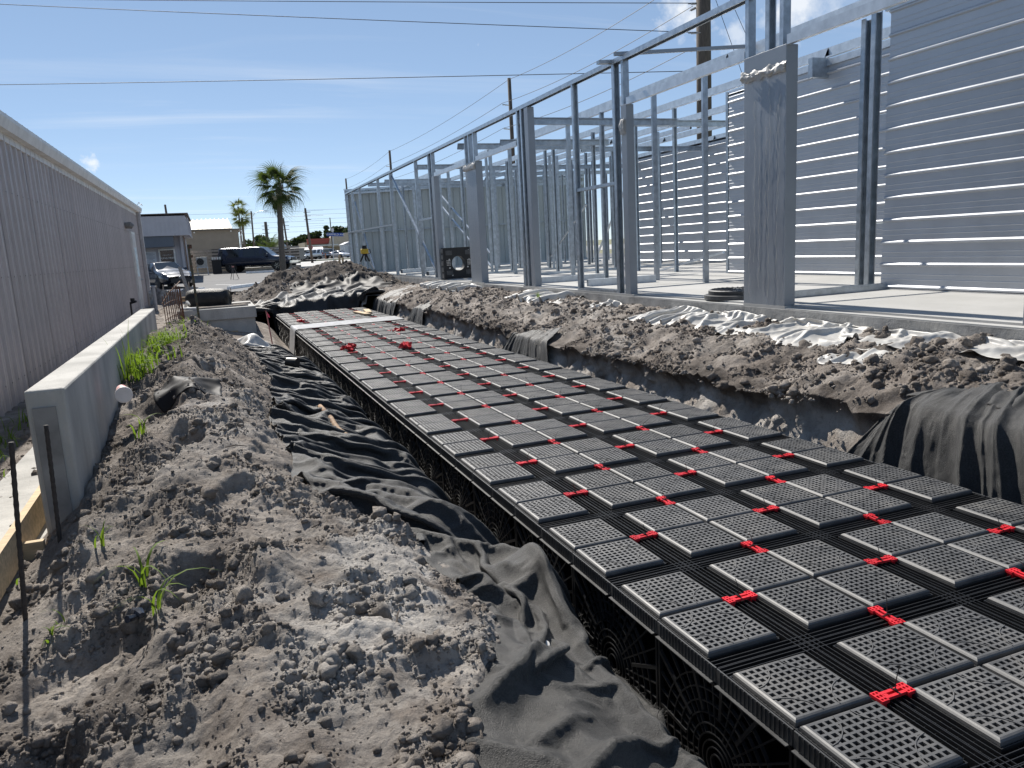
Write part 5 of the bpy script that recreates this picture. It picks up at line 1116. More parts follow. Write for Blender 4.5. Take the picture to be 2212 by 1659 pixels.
t = thing('tripod', 'small dark tripod standing on the asphalt beside the rear wheel of the pickup', 'tripod', (-.53, 51.9, gz(52)))
tripod(t, (-.53,51.9,gz(52)), .75, .30, (pm('tripod_dark', (.05,.04,.04), .5), MT['black']), .3)
m = MB(); m.box(-.6, -.46, 51.83, 51.97, gz(52)+.78, gz(52)+.86); m.build('head_cap', pm('faded_red', (.45,.2,.17), .6), t)
# ------------------------------------------------------------------ background
def text_mesh(s, size, mat, ext=.004):
    c = bpy.data.curves.new('txt', 'FONT'); c.body = s; c.size = size; c.align_x = 'CENTER'; c.align_y = 'CENTER'; c.extrude = ext
    o = bpy.data.objects.new('txt', c); col.objects.link(o); dg = bpy.context.evaluated_depsgraph_get(); me = bpy.data.meshes.new_from_object(o.evaluated_get(dg)); me.materials.clear(); me.materials.append(mat)
    bpy.data.objects.remove(o); return me
def lettering(s, size, mat, parent, loc, rz=0, name='lettering'):
    o = inst(name, text_mesh(s, size, mat), parent, Vector(loc)-wloc(parent), (pi/2, 0, rz)); return o
MT['stucco'] = pm('tan_stucco', (.27,.23,.18), .9, .08, 1.5)
MT['fasciaw'] = pm('lilac_white_siding', (.47,.45,.47), .6, .05, 2)
MT['shopwall'] = pm('shop_siding', (.40,.38,.40), .7, .05, 2)
MT['canopy'] = pm('slate_canopy', (.12,.135,.16), .7, .05, 2)
# -- donation shop
zg = gz(50)
S = thing('shop_building', 'low shop with a lilac-white ribbed parapet, dark canopy band and a DONATIONS door', 'building', (-6.5, 57, zg))
m = MB(); m.box(-16, -3.45, 55.9, 66, zg, 3.6); m.build('wall', MT['shopwall'], S)
m = MB(); m.hull8([(-16,54.6,3.45),(-2.95,54.6,3.32),(-2.95,66,3.4),(-16,66,3.5)], [(-16,54.6,4.72),(-3.1,54.6,4.60),(-3.1,66,4.60),(-16,66,4.72)]); fa = m.build('parapet', MT['fasciaw'], S)
m = MB()
x = -15.9
while x < -3.15: m.box(x, x+.05, 54.575, 54.599, 3.47+(-.13)*(x+16)/13, 4.66+(-.1)*(x+16)/13); x += .28
y = 54.8
while y < 65: m.box(-3.0, -2.96, y, y+.05, 3.4, 4.5); y += .3
m.build('rib', MT['fasciaw'], fa)
m = MB(); m.box(-16.05, -2.9, 54.5, 66.05, 4.721, 4.78); m.build('coping', pm('brown_coping', (.16,.12,.10), .6), S)
m = MB(); m.box(-16, -4.0, 54.75, 55.895, 2.62, 3.40); m.build('canopy_band', MT['canopy'], S)
m = MB(); m.box(-5.05, -4.02, 55.80, 55.898, zg+.05, 2.5); fr = m.build('door_frame', MT['trimwhite'], S)
m = MB(); m.box(-4.95, -4.12, 55.77, 55.799, zg+.08, 2.41); dr = m.build('door', pm('dark_door', (.012,.013,.018), .15), S)
lettering('DONATIONS', .17, MT['trimwhite'], dr, (-4.53, 55.755, 1.88)); lettering('Ask Inside For', .09, MT['trimwhite'], dr, (-4.53, 55.755, 2.10))
m = MB(); m.box(-4.75, -4.3, 55.76, 55.769, 1.45, 1.6); m.build('door_notice', pm('notice', (.5,.48,.42), .6, .4, 20), dr)
m = MB(); m.box(-6.0, -5.22, 55.87, 55.899, 1.55, 2.36); sg = m.build('notice_board', pm('notice_board', (.52,.54,.57), .6, .1, 4), S)
m = MB()
for i, w in enumerate((.5,.6,.42,.55,.6,.35,.5,.45)): m.box(-5.61-w/2, -5.61+w/2, 55.862, 55.869, 2.25-i*.085, 2.285-i*.085)
m.build('notice_text', pm('notice_ink', (.25,.27,.31), .7), sg)
m = MB(); m.box(-3.62, -3.46, 55.74, 55.89, zg, 3.35); m.build('downspout', MT['fasciaw'], S)
m = MB(); m.box(-3.40, -3.36, 56.2, 56.9, 1.2, 3.3); m.box(-3.42, -3.35, 57.2, 57.6, zg, 3.3); m.build('side_timber', pm('brown_timber', (.19,.12,.08), .8), S)
# -- tan building with a cream metal roof
T = thing('tan_building', 'tan stucco building with a cream standing-seam roof behind the pickup', 'building', (-4, 80, gz(78)))
m = MB(); m.box(-9, .95, 76.0, 90, gz(78), 4.38); m.build('wall', MT['stucco'], T)
m = MB(); m.hull8([(-9.5,75.7,4.385),(1.3,75.7,4.30),(1.3,90,4.33),(-9.5,90,4.42)], [(-9.5,75.7,4.47),(1.3,75.7,4.39),(1.3,90,4.42),(-9.5,90,4.5)]); m.build('eave', pm('brown_eave', (.14,.12,.10), .7), T)
m = MB(); m.hull8([(-9,76.2,4.5),(.45,76.2,4.46),(.45,88,4.46),(-9,88,4.5)], [(-9,79.5,5.55),(.25,79.5,5.45),(.25,85,5.45),(-9,85,5.55)]); rf = m.build('roof', pm('cream_metal', (.42,.38,.29), .55), T)
m = MB()
for i in range(24):
    x = -8.8+i*.39; m.hull8([(x,76.17,4.5),(x+.04,76.17,4.5),(x+.04,76.25,4.5),(x,76.25,4.5)], [(x,79.45,5.58),(x+.04,79.45,5.58),(x+.04,79.53,5.56),(x,79.53,5.56)])
m.build('seam', pm('cream_seam', (.55,.49,.38), .5), rf)
m = MB(); m.tube([(1.05,75.9,4.3),(1.3,75.85,4.05),(1.05,75.9,3.7),(1.05,75.9,gz(76))], .05, 8); m.build('downspout', MT['trimwhite'], T)
for x in (-2.9, .3):
    m = MB(); m.disc((x,75.95,4.2), .08, (0,1,0), .12, 8); m.build('wall_light', MT['trimwhite'], T)
m = MB(); m.box(-1.6, .0, 75.9, 75.99, gz(76), 2.6); m.build('shutter', pm('dark_shutter', (.05,.045,.04), .7), T)
# -- fence of boards behind the AC unit, AC unit, bin, slab
t = thing('board_fence', 'weathered horizontal board fence behind the air conditioner and the pickup', 'fence', (0, 67.0, gz(67)))
for k in range(7):
    m = MB(); z = gz(67)+.2+k*.27; m.bar((-3.3,67.0+.02*(k % 2),z),(5.4,67.0+.02*(k % 2),z+.02*sin(k)), .03, .16); m.build('board', MT['woodgrey'], t)
for x in (-3.1, -2.0, .0, 2.2, 4.6):
    m = MB(); m.box(x-.06, x+.06, 67.05, 67.17, gz(67), 2.35+.15*sin(x*3)); m.build('post', MT['woodgrey'], t)
t = thing('air_conditioner', 'white air conditioner outdoor unit on a metal stand behind the sedan', 'air conditioner', (-2.45, 63.8, gz(64)))
zb = 1.1; m = MB(); m.box(-2.86, -2.08, 63.6, 63.92, zb, zb+.78); m.build('casing', pm('ac_white', (.48,.47,.44), .5), t, bevel=.015)
m = MB(); m.disc((-2.58,63.595,zb+.42), .27, (0,1,0), .012, 24); fan = m.build('fan_opening', MT['black'], t)
m = MB()
for r in (.08,.14,.2,.26): m.tube([(-2.58+r*cos(a),63.58,zb+.42+r*sin(a)) for a in np.linspace(0,2*pi,20)], .006, 4)
m.build('fan_guard', pm('guard_grey', (.2,.2,.2), .5), fan)
m = MB(); m.box(-2.9, -2.04, 63.58, 63.94, zb-.05, zb-.002)
for x in (-2.84,-2.1):
    for y in (63.62, 63.9): m.box(x-.025, x+.025, y-.025, y+.025, gz(64), zb-.05)
m.build('stand', MT['galv2'], t)
m = MB(); m.box(-1.75, -1.05, 64.2, 64.9, gz(64), gz(64)+1.05); tb = thing('wheelie_bin', 'dark bin with pale boxes on its lid at the tailgate of the pickup', 'bin', (-1.4, 64.5, gz(64))); m.build('body', MT['black'], tb, bevel=.03)
m = MB(); m.box(-1.8, -1.0, 64.15, 64.95, gz(64)+1.052, gz(64)+1.12); m.build('lid', MT['plastic'], tb)
m = MB()
for k in range(4): m.box(-1.72+.18*k, -1.58+.18*k, 64.25, 64.5, gz(64)+1.122, gz(64)+1.32)
m.build('box', MT['trimwhite'], tb)
# -- wheel stops
for k, (a, b, lab) in enumerate((((-1.2,38.4),(.45,41.6),'white concrete wheel stop beside the spoil mound'), ((-4.2,38.0),(-2.35,39.4),'white concrete wheel stop in front of the dark sedan'), ((.6,60.6),(2.6,60.2),'white concrete wheel stop under the pickup'))):
    za, zb_ = gz(a[1]), gz(b[1]); d = (Vector((*b,0))-Vector((*a,0))).normalized(); s = d.cross(Vector((0,0,1))); m = MB()
    m.ext([(-.11,0),(.11,0),(.075,.12),(.05,.15),(-.05,.15),(-.075,.12)], (*a,za+.009), (*b,zb_+.009), s, (0,0,1)); tag(m.build('wheel_stop', MT['paint']), lab, 'wheel stop', 'wheel stops in the lot')
# -- vehicles -----------------------------------------------------
def lerp_st(st, x):
    xs = [s[0] for s in st]; return [float(np.interp(x, xs, [s[k] for s in st])) for k in range(1, len(st[0]))]
def sect(v):
    zb, zbelt, zt, wb, wbelt, wt = v; return [(wb*.86,zb),(wb,zb+.10),(wbelt*1.01,zb+.35*(zbelt-zb)),(wbelt,zbelt-.10),(wbelt*.965,zbelt),(wbelt*.965+(wt-wbelt*.965)*.93,zbelt+(zt-zbelt)*.9),(wt*.9,zt-.015),(wt*.5,zt),(0,zt+.008)]
def car(name, label, loc, rz, st, paint, wheels, wr, windows, ext=(), group=None, cat='car', glassm=None, lamps=True, gnd=0):
    t = thing(name, label, cat, loc, rz, group); N = 34; xs = np.linspace(st[0][0], st[-1][0], N); m = MB(); n = 17
    for x in xs:
        h = sect(lerp_st(st, x)); ring = [(x, y, z) for y, z in h]+[(x, -y, z) for y, z in h[:-1][::-1]]; m.v += ring
    for i in range(N-1):
        for k in range(n-1): m.f.append((i*n+k, i*n+k+1, (i+1)*n+k+1, (i+1)*n+k))
        m.f.append((i*n+n-1, i*n, (i+1)*n, (i+1)*n+n-1))
    m.f += [tuple(range(n)), tuple(range((N-1)*n, N*n))[::-1]]
    o = bpy.data.objects.new('body', m.mesh('body', paint, True)); col.objects.link(o); o.parent = t
    gm = glassm or MT['glass']
    for (x0, x1, s0, s1) in windows:          # side glass: between belt and roof, slanted ends
        for sd in (-1, 1):
            q = MB(); pts = []
            for x, fr in ((x0, .04), (x1, .04), (x1+s1, .84), (x0+s0, .84)):
                v = lerp_st(st, x); y = v[4]*.965+(v[5]-v[4]*.965)*fr*.93/.9+.012; z = v[1]+(v[2]-v[1])*fr; pts.append((x, sd*y, z))
            q.add(pts, [(0,1,2,3)]); w = bpy.data.objects.new('side_window', q.mesh('side_window', gm)); col.objects.link(w); w.parent = t
    for (xa, za, wa, xb, zb, wb, nm) in ext:  # windscreens: bottom and top edges
        q = MB(); q.add([(xa,-wa,za),(xa,wa,za),(xb,wb,zb),(xb,-wb,zb)], [(0,1,2,3)]); w = bpy.data.objects.new(nm, q.mesh(nm, gm)); col.objects.link(w); w.parent = t
    for x in wheels:
        for sd in (-1, 1):
            wd = lerp_st(st, x)[3]; q = MB(); q.disc((x, sd*(wd-.02), wr+.05), wr+.06, (0,1,0), .12, 24); a = bpy.data.objects.new('wheel_arch', q.mesh('wheel_arch', MT['black'])); col.objects.link(a); a.parent = t
            q = MB(); q.tube([(x, sd*(wd-.2), wr),(x, sd*(wd+.03), wr),(x, sd*(wd+.05), wr)], [wr,wr,wr-.03], 24); a = bpy.data.objects.new('wheel', q.mesh('wheel', MT['tyre'])); col.objects.link(a); a.parent = t
            q = MB(); q.disc((x, sd*(wd+.045), wr), wr*.66, (0,1,0), .03, 20)
            b = bpy.data.objects.new('rim', q.mesh('rim', MT['black'])); col.objects.link(b); b.parent = a
            q = MB()
            for k in range(6):
                an = pi*k/3; q.bar((x+.05*cos(an), sd*(wd+.063), wr+.05*sin(an)), (x+wr*.62*cos(an), sd*(wd+.063), wr+wr*.62*sin(an)), .012, .07, (0,1,0))
            b = bpy.data.objects.new('spokes', q.mesh('spokes', MT['chrome'])); col.objects.link(b); b.parent = a
    return t
def cpart(t, name, mat, fn):
    q = MB(); fn(q); o = bpy.data.objects.new(name, q.mesh(name, mat)); col.objects.link(o); o.parent = t; return o
lampw = pm('lamp_lens', (.7,.72,.74), .15); lampr = pm('tail_lens', (.35,.01,.01), .2)
SED = [(-2.42,.42,.80,.86,.70,.80,.62),(-2.3,.30,.86,1.02,.82,.88,.66),(-1.75,.22,.92,1.12,.86,.91,.66),(-1.1,.2,.94,1.40,.87,.92,.62),(-.3,.2,.94,1.47,.87,.92,.60),(.25,.2,.93,1.44,.87,.92,.61),(1.0,.2,.92,1.03,.87,.91,.72),(1.25,.2,.90,.97,.87,.91,.76),(1.9,.22,.80,.88,.86,.89,.74),(2.25,.25,.66,.76,.82,.84,.66),(2.42,.34,.56,.64,.62,.66,.5)]
navy = carpaint('sedan_paint', (.012,.016,.028))
s = car('sedan', 'dark navy sedan parked facing the lot in front of the shop', (-4.42,46.6,gz(46.6)+.005), RAD(-68), SED, navy, (-1.42,1.42), .33, ((-1.05,-.1,.25,0),(-.05,.85,.0,-.42)), ((.98,1.04,.70,.30,1.43,.56,'windscreen'),(-1.72,1.12,.66,-1.12,1.40,.58,'rear_window')))
for sd in (-1,1):
    cpart(s, 'headlight', lampw, lambda q: q.hull8([(2.2,sd*.5,.62),(2.3,sd*.5,.6),(2.1,sd*.84,.66),(1.95,sd*.84,.68)], [(2.12,sd*.5,.72),(2.22,sd*.5,.70),(2.02,sd*.85,.76),(1.9,sd*.85,.77)]))
    cpart(s, 'door_mirror', navy, lambda q: q.hull8([(.55,sd*.9,.95),(.75,sd*.9,.95),(.72,sd*1.08,.98),(.6,sd*1.08,.98)], [(.57,sd*.9,1.07),(.7,sd*.9,1.08),(.68,sd*1.08,1.1),(.6,sd*1.08,1.1)]))
cpart(s, 'grille', MT['black'], lambda q: q.hull8([(2.40,-.55,.30),(2.46,-.5,.30),(2.46,.5,.30),(2.40,.55,.30)], [(2.38,-.62,.52),(2.43,-.5,.54),(2.43,.5,.54),(2.38,.62,.52)]))
cpart(s, 'badge', MT['chrome'], lambda q: (q.tube([(2.455,.085*cos(a),.585+.055*sin(a)) for a in np.linspace(0,2*pi,16)], .009, 5), q.tube([(2.455,.04*cos(a),.585+.05*sin(a)) for a in np.linspace(0,2*pi,12)], .007, 5)))
PK = [(-2.95,.62,1.10,1.12,.88,.95,.80),(-2.9,.52,1.15,1.95,.92,.98,.70),(-2.4,.50,1.17,1.97,.94,1.0,.72),(-1.2,.48,1.17,1.95,.94,1.0,.72),(-1.02,.48,1.17,1.88,.94,1.0,.72),(-.95,.48,1.17,1.93,.94,1.0,.72),(-.3,.46,1.17,1.96,.94,1.0,.70),(.6,.46,1.17,1.93,.94,1.0,.70),(1.45,.46,1.15,1.24,.94,.99,.80),(1.6,.46,1.12,1.20,.94,.98,.84),(2.5,.48,1.05,1.14,.94,.97,.84),(2.85,.5,.95,1.06,.9,.93,.8),(2.95,.56,.8,.9,.8,.85,.7)]
tpaint = carpaint('truck_paint', (.014,.022,.045))
k = car('pickup_truck', 'dark blue crew-cab pickup with a bed topper parked behind the palm trunk', (1.72,64.3,gz(64.3)+.005), RAD(-22), PK, tpaint, (-1.85,1.88), .40, ((-2.75,-1.15,.05,-.03),(-.8,.15,.0,.0),(.22,1.2,.0,-.42)), ((1.42,1.26,.78,.72,1.90,.66,'windscreen'),))
k.scale = (1.0,1.0,1.0)
for sd in (-1,1):
    cpart(k, 'tail_light', lampr, lambda q: q.box(-2.965, -2.86, min(sd*.80,sd*.97), max(sd*.80,sd*.97), .95, 1.28))
    cpart(k, 'headlight', lampw, lambda q: q.box(2.72, 2.93, min(sd*.6,sd*.92), max(sd*.6,sd*.92), .82, .98))
    cpart(k, 'door_mirror', tpaint, lambda q: q.box(1.0, 1.2, min(sd*.98,sd*1.2), max(sd*.98,sd*1.2), 1.18, 1.42))
    cpart(k, 'side_step', MT['black'], lambda q: q.box(-.9, 1.3, min(sd*.9,sd*1.02), max(sd*.9,sd*1.02), .36, .44))
cpart(k, 'rear_bumper', MT['chrome'], lambda q: q.box(-3.12, -2.93, -.95, .95, .55, .74)); cpart(k, 'front_bumper', MT['chrome'], lambda q: q.box(2.9, 3.05, -.93, .93, .55, .74)); cpart(k, 'grille', MT['black'], lambda q: q.box(2.9, 2.99, -.6, .6, .76, 1.0))
# dark dump trailer beyond the pickup
t = thing('dump_trailer', 'black box trailer parked behind the nose of the pickup', 'trailer', (4.3, 69.2, gz(69)), RAD(-20))
cpart(t, 'box', MT['plastic_d'], lambda q: q.box(-2.4, 1.55, -1.0, 1.0, .75, 1.62)); cpart(t, 'top_rail', MT['black'], lambda q: q.box(-2.44, 1.59, -1.04, 1.04, 1.622, 1.70))
cpart(t, 'side_rib', MT['black'], lambda q: [q.box(x, x+.08, -1.06, -1.002, .75, 1.62) for x in (-2.2,-1.4,-.6,.2,1.0)])
for x in (-.5, .35):
    for sd in (-1, 1): cpart(t, 'wheel', MT['tyre'], lambda q: q.disc((x, sd*.95, .36), .36, (0,1,0), .22, 18))
cpart(t, 'drawbar', MT['black'], lambda q: (q.bar((1.5,.5,.6),(2.7,0,.55), .1, .12), q.bar((1.5,-.5,.6),(2.7,0,.55), .1, .12)))
cpart(t, 'fender', MT['black'], lambda q: q.box(-1.0, .85, -1.18, -.86, .74, .80))
# far vehicles
white = carpaint('white_car_paint', (.62,.62,.62)); silver = carpaint('silver_car_paint', (.42,.43,.44)); dark = carpaint('dark_car_paint', (.05,.05,.055))
def far_pick(lab, x, y, rz, paint):
    o = car('pickup_truck', lab, (x, y, gz(y)), RAD(rz), PK, paint, (-1.85,1.88), .40, ((-.8,.15,.0,.0),(.22,1.2,.0,-.42),(-2.75,-1.15,.05,-.03)), ((1.42,1.26,.78,.72,1.90,.66,'windscreen'),(-2.94,1.25,.75,-2.93,1.85,.62,'rear_window')), group='cars parked across the street')
    for sd in (-1,1): cpart(o, 'tail_light', lampr, lambda q: q.box(-2.98, -2.86, min(sd*.80,sd*.97), max(sd*.80,sd*.97), .95, 1.28))
    cpart(o, 'rear_bumper', MT['black'], lambda q: q.box(-3.1, -2.93, -.9, .9, .5, .7)); return o
def far_sed(lab, x, y, rz, paint):
    o = car('sedan', lab, (x, y, gz(y)), RAD(rz), SED, paint, (-1.42,1.42), .33, ((-1.05,-.1,.25,0),(-.05,.85,.0,-.42)), ((.98,1.04,.70,.30,1.43,.56,'windscreen'),(-1.72,1.12,.66,-1.12,1.40,.58,'rear_window')), group='cars parked across the street')
    for sd in (-1,1): cpart(o, 'headlight', lampw, lambda q: q.box(2.15, 2.36, min(sd*.5,sd*.8), max(sd*.5,sd*.8), .6, .72))
    return o
far_pick('white pickup seen from behind, just right of the red stop sign', 18.0, 153.5, 118, white); far_pick('white pickup with its bonnet towards us between the two nearest far cars', 20.9, 158, -60, white)
far_sed('pale sedan facing us in front of the white shed below the street sign', 22.1, 152.0, -62, white)
far_sed('grey hatchback parked left of the red stop sign', 15.9, 158, -70, silver); far_pick('dark pickup parked behind the stop sign', 17.1, 166, -66, dark); far_sed('small silver car at the tailgate end of the black trailer', 14.3, 160, -72, silver)
# orange-white barrel post near them
m = MB(); m.tube([(18.75,148,gz(148)),(18.75,148,gz(148)+1.1)], [.12,.1], 10); tag(m.build('marker_post', pm('orange_marker', (.5,.2,.1), .6)), 'faded orange marker post beside the white pickup across the street', 'post')
# -- street sign, stop sign
MT['blue'] = pm('sign_blue', (.02,.07,.32), .5, .05)
t = thing('street_sign', 'blue street name sign reading WARFIELD AVE on a steel post', 'sign', (7.25, 60.0, gz(60)))
m = MB(); m.bar((7.10,60.0,gz(60)),(7.32,60.0,3.32), .05, .05); m.build('post', MT['galv2'], t)
m = MB(); m.hull8([(6.80,59.955,2.96),(8.10,59.955,2.89),(8.10,59.97,2.89),(6.80,59.97,2.96)], [(6.82,59.955,3.22),(8.12,59.955,3.15),(8.12,59.97,3.15),(6.82,59.97,3.22)]); bl = m.build('blade', MT['blue'], t)
o = lettering('WARFIELD AVE', .21, MT['paint'], bl, (7.46, 59.945, 3.055)); o.rotation_euler = (pi/2, RAD(3.1), 0)
m = MB(); m.box(7.29, 7.305, 59.4, 60.6, 3.30, 3.55); cb = m.build('cross_blade', pm('pale_blade', (.5,.52,.55), .4), t)
t = thing('stop_sign', 'red octagonal stop sign seen far off across the street', 'sign', (14.4, 133.6, gz(133)))
m = MB(); m.tube([(14.4,133.7,gz(133)),(14.4,133.7,3.3)], .04, 6); m.build('post', MT['galv2'], t)
m = MB(); m.tube([(14.4,133.6,2.88),(14.4,133.58,2.88)], .40, 8); pl = m.build('plate', pm('sign_red', (.5,.02,.03), .5), t); lettering('STOP', .27, MT['paint'], pl, (14.4, 133.56, 2.88))
# small wooden stakes beside the sign on the mound
for k, (x, y, h) in enumerate(((2.35,26.1,.30),(2.45,26.05,.22))):
    z = float(HF0(np.array([x]), np.array([y]))[0]); m = MB(); m.bar((x,y,z-.1),(x+.02,y,z+h), .07, .04); tag(m.build('survey_stake', MT['wood']), ('taller' if k == 0 else 'shorter')+' pale wooden stake on top of the spoil mound', 'stake')
# -- far buildings
t = thing('red_fascia_store', 'far tan store with a red fascia behind the parked cars', 'building', (25, 186, gz(186)))
m = MB(); m.box(19.5, 31, 186, 200, gz(186), 4.6); m.build('wall', pm('far_tan', (.42,.35,.27), .8), t)
m = MB(); m.box(20, 26.2, 185.2, 186, 4.1, 5.35); m.build('fascia', pm('far_red', (.35,.07,.05), .7), t)
m = MB(); m.hull8([(24.6,184.4,3.3),(31,184.4,3.3),(31,187,3.3),(24.6,187,3.3)], [(25.6,184.4,6.1),(31,184.4,6.6),(31,187,6.6),(25.6,187,6.1)]); m.build('gable', pm('far_cream', (.5,.42,.33), .8), t)
m = MB(); m.box(19.8, 27, 184.2, 185.2, 3.6, 3.85); m.build('awning', MT['trimwhite'], t)
for x in (20.3, 21.9, 23.5):
    m = MB(); m.box(x, x+1.2, 185.9, 185.99, 1.6, 3.3); m.build('window', MT['glass'], t)
t = thing('white_shed', 'small white shed at the end of the far parking lot', 'building', (27, 160, gz(160)))
m = MB(); m.box(24.4, 30, 160, 166, gz(160), 3.4); m.build('wall', MT['trimwhite'], t); m = MB(); m.hull8([(24.2,159.8,3.4),(30.2,159.8,3.4),(30.2,166,3.4),(24.2,166,3.4)], [(25.5,159.8,3.95),(30.2,159.8,3.95),(30.2,166,3.95),(25.5,166,3.95)]); m.build('roof', pm('shed_roof', (.4,.41,.43), .6), t)
m = MB(); m.box(25.2, 26.4, 159.9, 159.99, 1.0, 3.0); m.build('door', pm('shed_door', (.45,.46,.47), .6), t)
t = thing('long_white_building', 'low white building with a pale roof behind the palm trunk', 'building', (13, 165, gz(165)))
m = MB(); m.box(8, 20.5, 165, 172, gz(165), 2.75); m.build('wall', MT['trimwhite'], t)
m = MB(); m.hull8([(7.6,164.6,2.75),(20.8,164.6,2.75),(20.8,172,2.75),(7.6,172,2.75)], [(7.6,166,3.25),(20.8,166,3.25),(20.8,170,3.25),(7.6,170,3.25)]); m.build('roof', pm('pale_roof', (.5,.5,.5), .6), t)
m = MB(); m.hull8([(10.5,163.5,2.7),(14.2,163.5,2.7),(14.2,168,2.7),(10.5,168,2.7)], [(12.3,163.5,4.6),(12.5,163.5,4.6),(12.5,168,4.6),(12.3,168,4.6)]); m.build('gable_roof', pm('blue_white_roof', (.55,.6,.66), .5), t)
for x in (9, 12, 15, 18):
    m = MB(); m.box(x, x+1, 164.9, 164.99, 1.4, 2.3); m.build('window', MT['glass'], t)
# -- poles and wires
def pole(lab, x, y, r0, r1, ztop, lean=0, arms=(), group='utility poles', mat='pole'):
    t = thing('utility_pole', lab, 'utility pole', (x, y, gz(y)), 0, group); m = MB(); m.tube([(x,y,gz(y)-.2),(x+lean,y,ztop)], [r0,r1], 14); m.build('shaft', MT[mat], t, smooth=True)
    for z, L in arms:
        m = MB(); m.box(x-L, x+L, y-.06, y+.06, z-.06, z+.06); m.build('crossarm', MT['pole'], t)
    return t
bp = pole('thick wooden utility pole rising behind the wide grey column', 19.35, 28.3, .36, .29, 15.5)
def insul(t, x, y, z, dx, dy, dz=0):
    d = Vector((dx,dy,dz)).normalized(); a = Vector((x,y,z)); m = MB(); m.tube([a, a+d*.55], .018, 6)
    for k in range(7): m.disc(a+d*(.14+.045*k), .055, d, .02, 8)
    m.build('insulator', pm('porcelain', (.3,.31,.33), .3), t)
def wire(a, b, sag, lab, r=.012, n=14, group='overhead wires'):
    a = Vector(a); b = Vector(b); c = (a+b)/2; m = MB(); m.tube([a.lerp(b, i/n)-Vector((0,0,4*sag*(i/n)*(1-i/n)))-c for i in range(n+1)], r, 5, False); o = m.build('overhead_wire', MT['wire']); o.location = c; tag(o, lab, 'wire', group)
PX = [(19.35,28.3,12.9),(19.35,51.6,13.1),(19.3,90.3,13.1),(20.4,128,13.5)]
p2 = pole('dark utility pole standing behind the middle of the steel frame', 19.4, 51.6, .17, .13, 13.2, 0); p3 = pole('dark utility pole above the far part of the steel frame', 19.3, 90.3, .17, .13, 13.2); p4 = pole('dark utility pole just left of the frame corner, smallest of the pole line', 20.4, 128, .18, .13, 13.6)
for t, (x, y, z) in ((p2, PX[1]), (p3, PX[2]), (p4, PX[3])):
    for dz in (1.75, 3.4):
        m = MB(); m.tube([(x,y,z-dz),(x-.55,y,z-dz+.05)], [.03,.05], 6); m.build('insulator', MT['galv2'], t)
names = ['topmost', 'middle', 'lowest']
for k, (dz, dx) in enumerate(((0,0),(1.6,-.55),(3.3,-.55))):
    for i in range(3):
        a = PX[i]; b = PX[i+1]; wire((a[0]+dx,a[1],a[2]-dz), (b[0]+dx,b[1],b[2]-dz), .35, names[k]+' wire of the pole line, '+('span from the thick pole to the middle pole','span between the middle pole and the far pole','farthest span towards the frame corner')[i], .016)
WL = [((18.68,27.87,8.54),(-17.27,55.2,12.6),.05,'lowest long wire crossing the sky, passing through the steel frame top'), ((18.87,28.12,10.18),(-16.69,55.95,17.58),.05,'middle long wire crossing the upper sky'), ((19.01,28.3,11.43),(-16.68,55.98,17.72),.05,'top long wire cut by the upper edge of the picture')]
for a, b, sg, lab in WL: wire(a, b, sg, lab, .017); insul(bp, a[0]+.2, a[1], a[2], -1, .35)
for z in (12.6, 11.3, 9.6): insul(bp, 19.1, 28.4, z, -.05, 1)
for x1, z1 in ((23.5,2.0),(25.5,2.0)): wire((19.55,28.1,12.2 if x1 < 24 else 13.4), (x1,27.2,z1), 0, ('steeper' if x1 < 24 else 'flatter')+' guy wire of the thick pole', .012)
FP = [('thin utility pole above the shop parapet', -6.0, 104.5, 8.7, .16), ('stout short utility pole left of the palm trunk', 5.15, 99.8, 5.95, .22), ('utility pole just right of the palm trunk', 7.5, 98.9, 6.3, .13), ('tall utility pole between the palm and the street sign', 10.15, 98.0, 7.35, .16), ('thin grey pole behind the street sign trees', 22.0, 160, 8.9, .12), ('thin pole right of the tan building', 1.7, 118, 6.2, .09)]
fp = [pole(l, x, y, r, r*.8, z, -.25 if i in (2,3) else (-.2 if i == 0 else 0), group='far utility poles') for i, (l, x, y, z, r) in enumerate(FP)]
for t, (l, x, y, z, r) in zip(fp[1:4], FP[1:4]):
    for q in (.5, .95, 1.4):
        m = MB(); m.box(x-.5, x+.35, y-.04, y+.04, z-q-.03, z-q+.03); m.build('crossarm', MT['pole'], t)
rows = ['highest', 'second', 'third', 'fourth', 'fifth', 'sixth', 'lowest']
for i in range(7):
    z = 7.0-i*.62; wire((-26,106,z+1.2), (12,97.6,z), .3, rows[i]+' of the far street wires left of the tall far pole', .011, group='far street wires')
for i in range(5):
    z = 7.1-i*.55; wire((10,98,z), (46,90,z+.3), .2, rows[i]+' of the far street wires right of the tall far pole', .011, group='far street wires')
t = thing('street_lamp', 'cobra-head street lamp left of the palm trunk', 'street lamp', (3.2, 94.7, gz(94)))
m = MB(); m.tube([(3.15,94.7,gz(94)),(3.33,94.7,7.0)], [.11,.09], 10); m.build('pole', MT['pole'], t)
m = MB(); m.tube([(3.33,94.7,6.3),(3.7,94.6,6.75),(4.3,94.5,6.98),(4.8,94.4,6.98)], .03, 6); m.build('arm', MT['galv2'], t)
m = MB(); m.hull8([(4.7,94.3,6.92),(5.25,94.3,6.9),(5.25,94.5,6.9),(4.7,94.5,6.92)], [(4.75,94.33,7.04),(5.15,94.33,7.0),(5.15,94.47,7.0),(4.75,94.47,7.04)]); m.build('lamp_head', MT['galv2'], t)
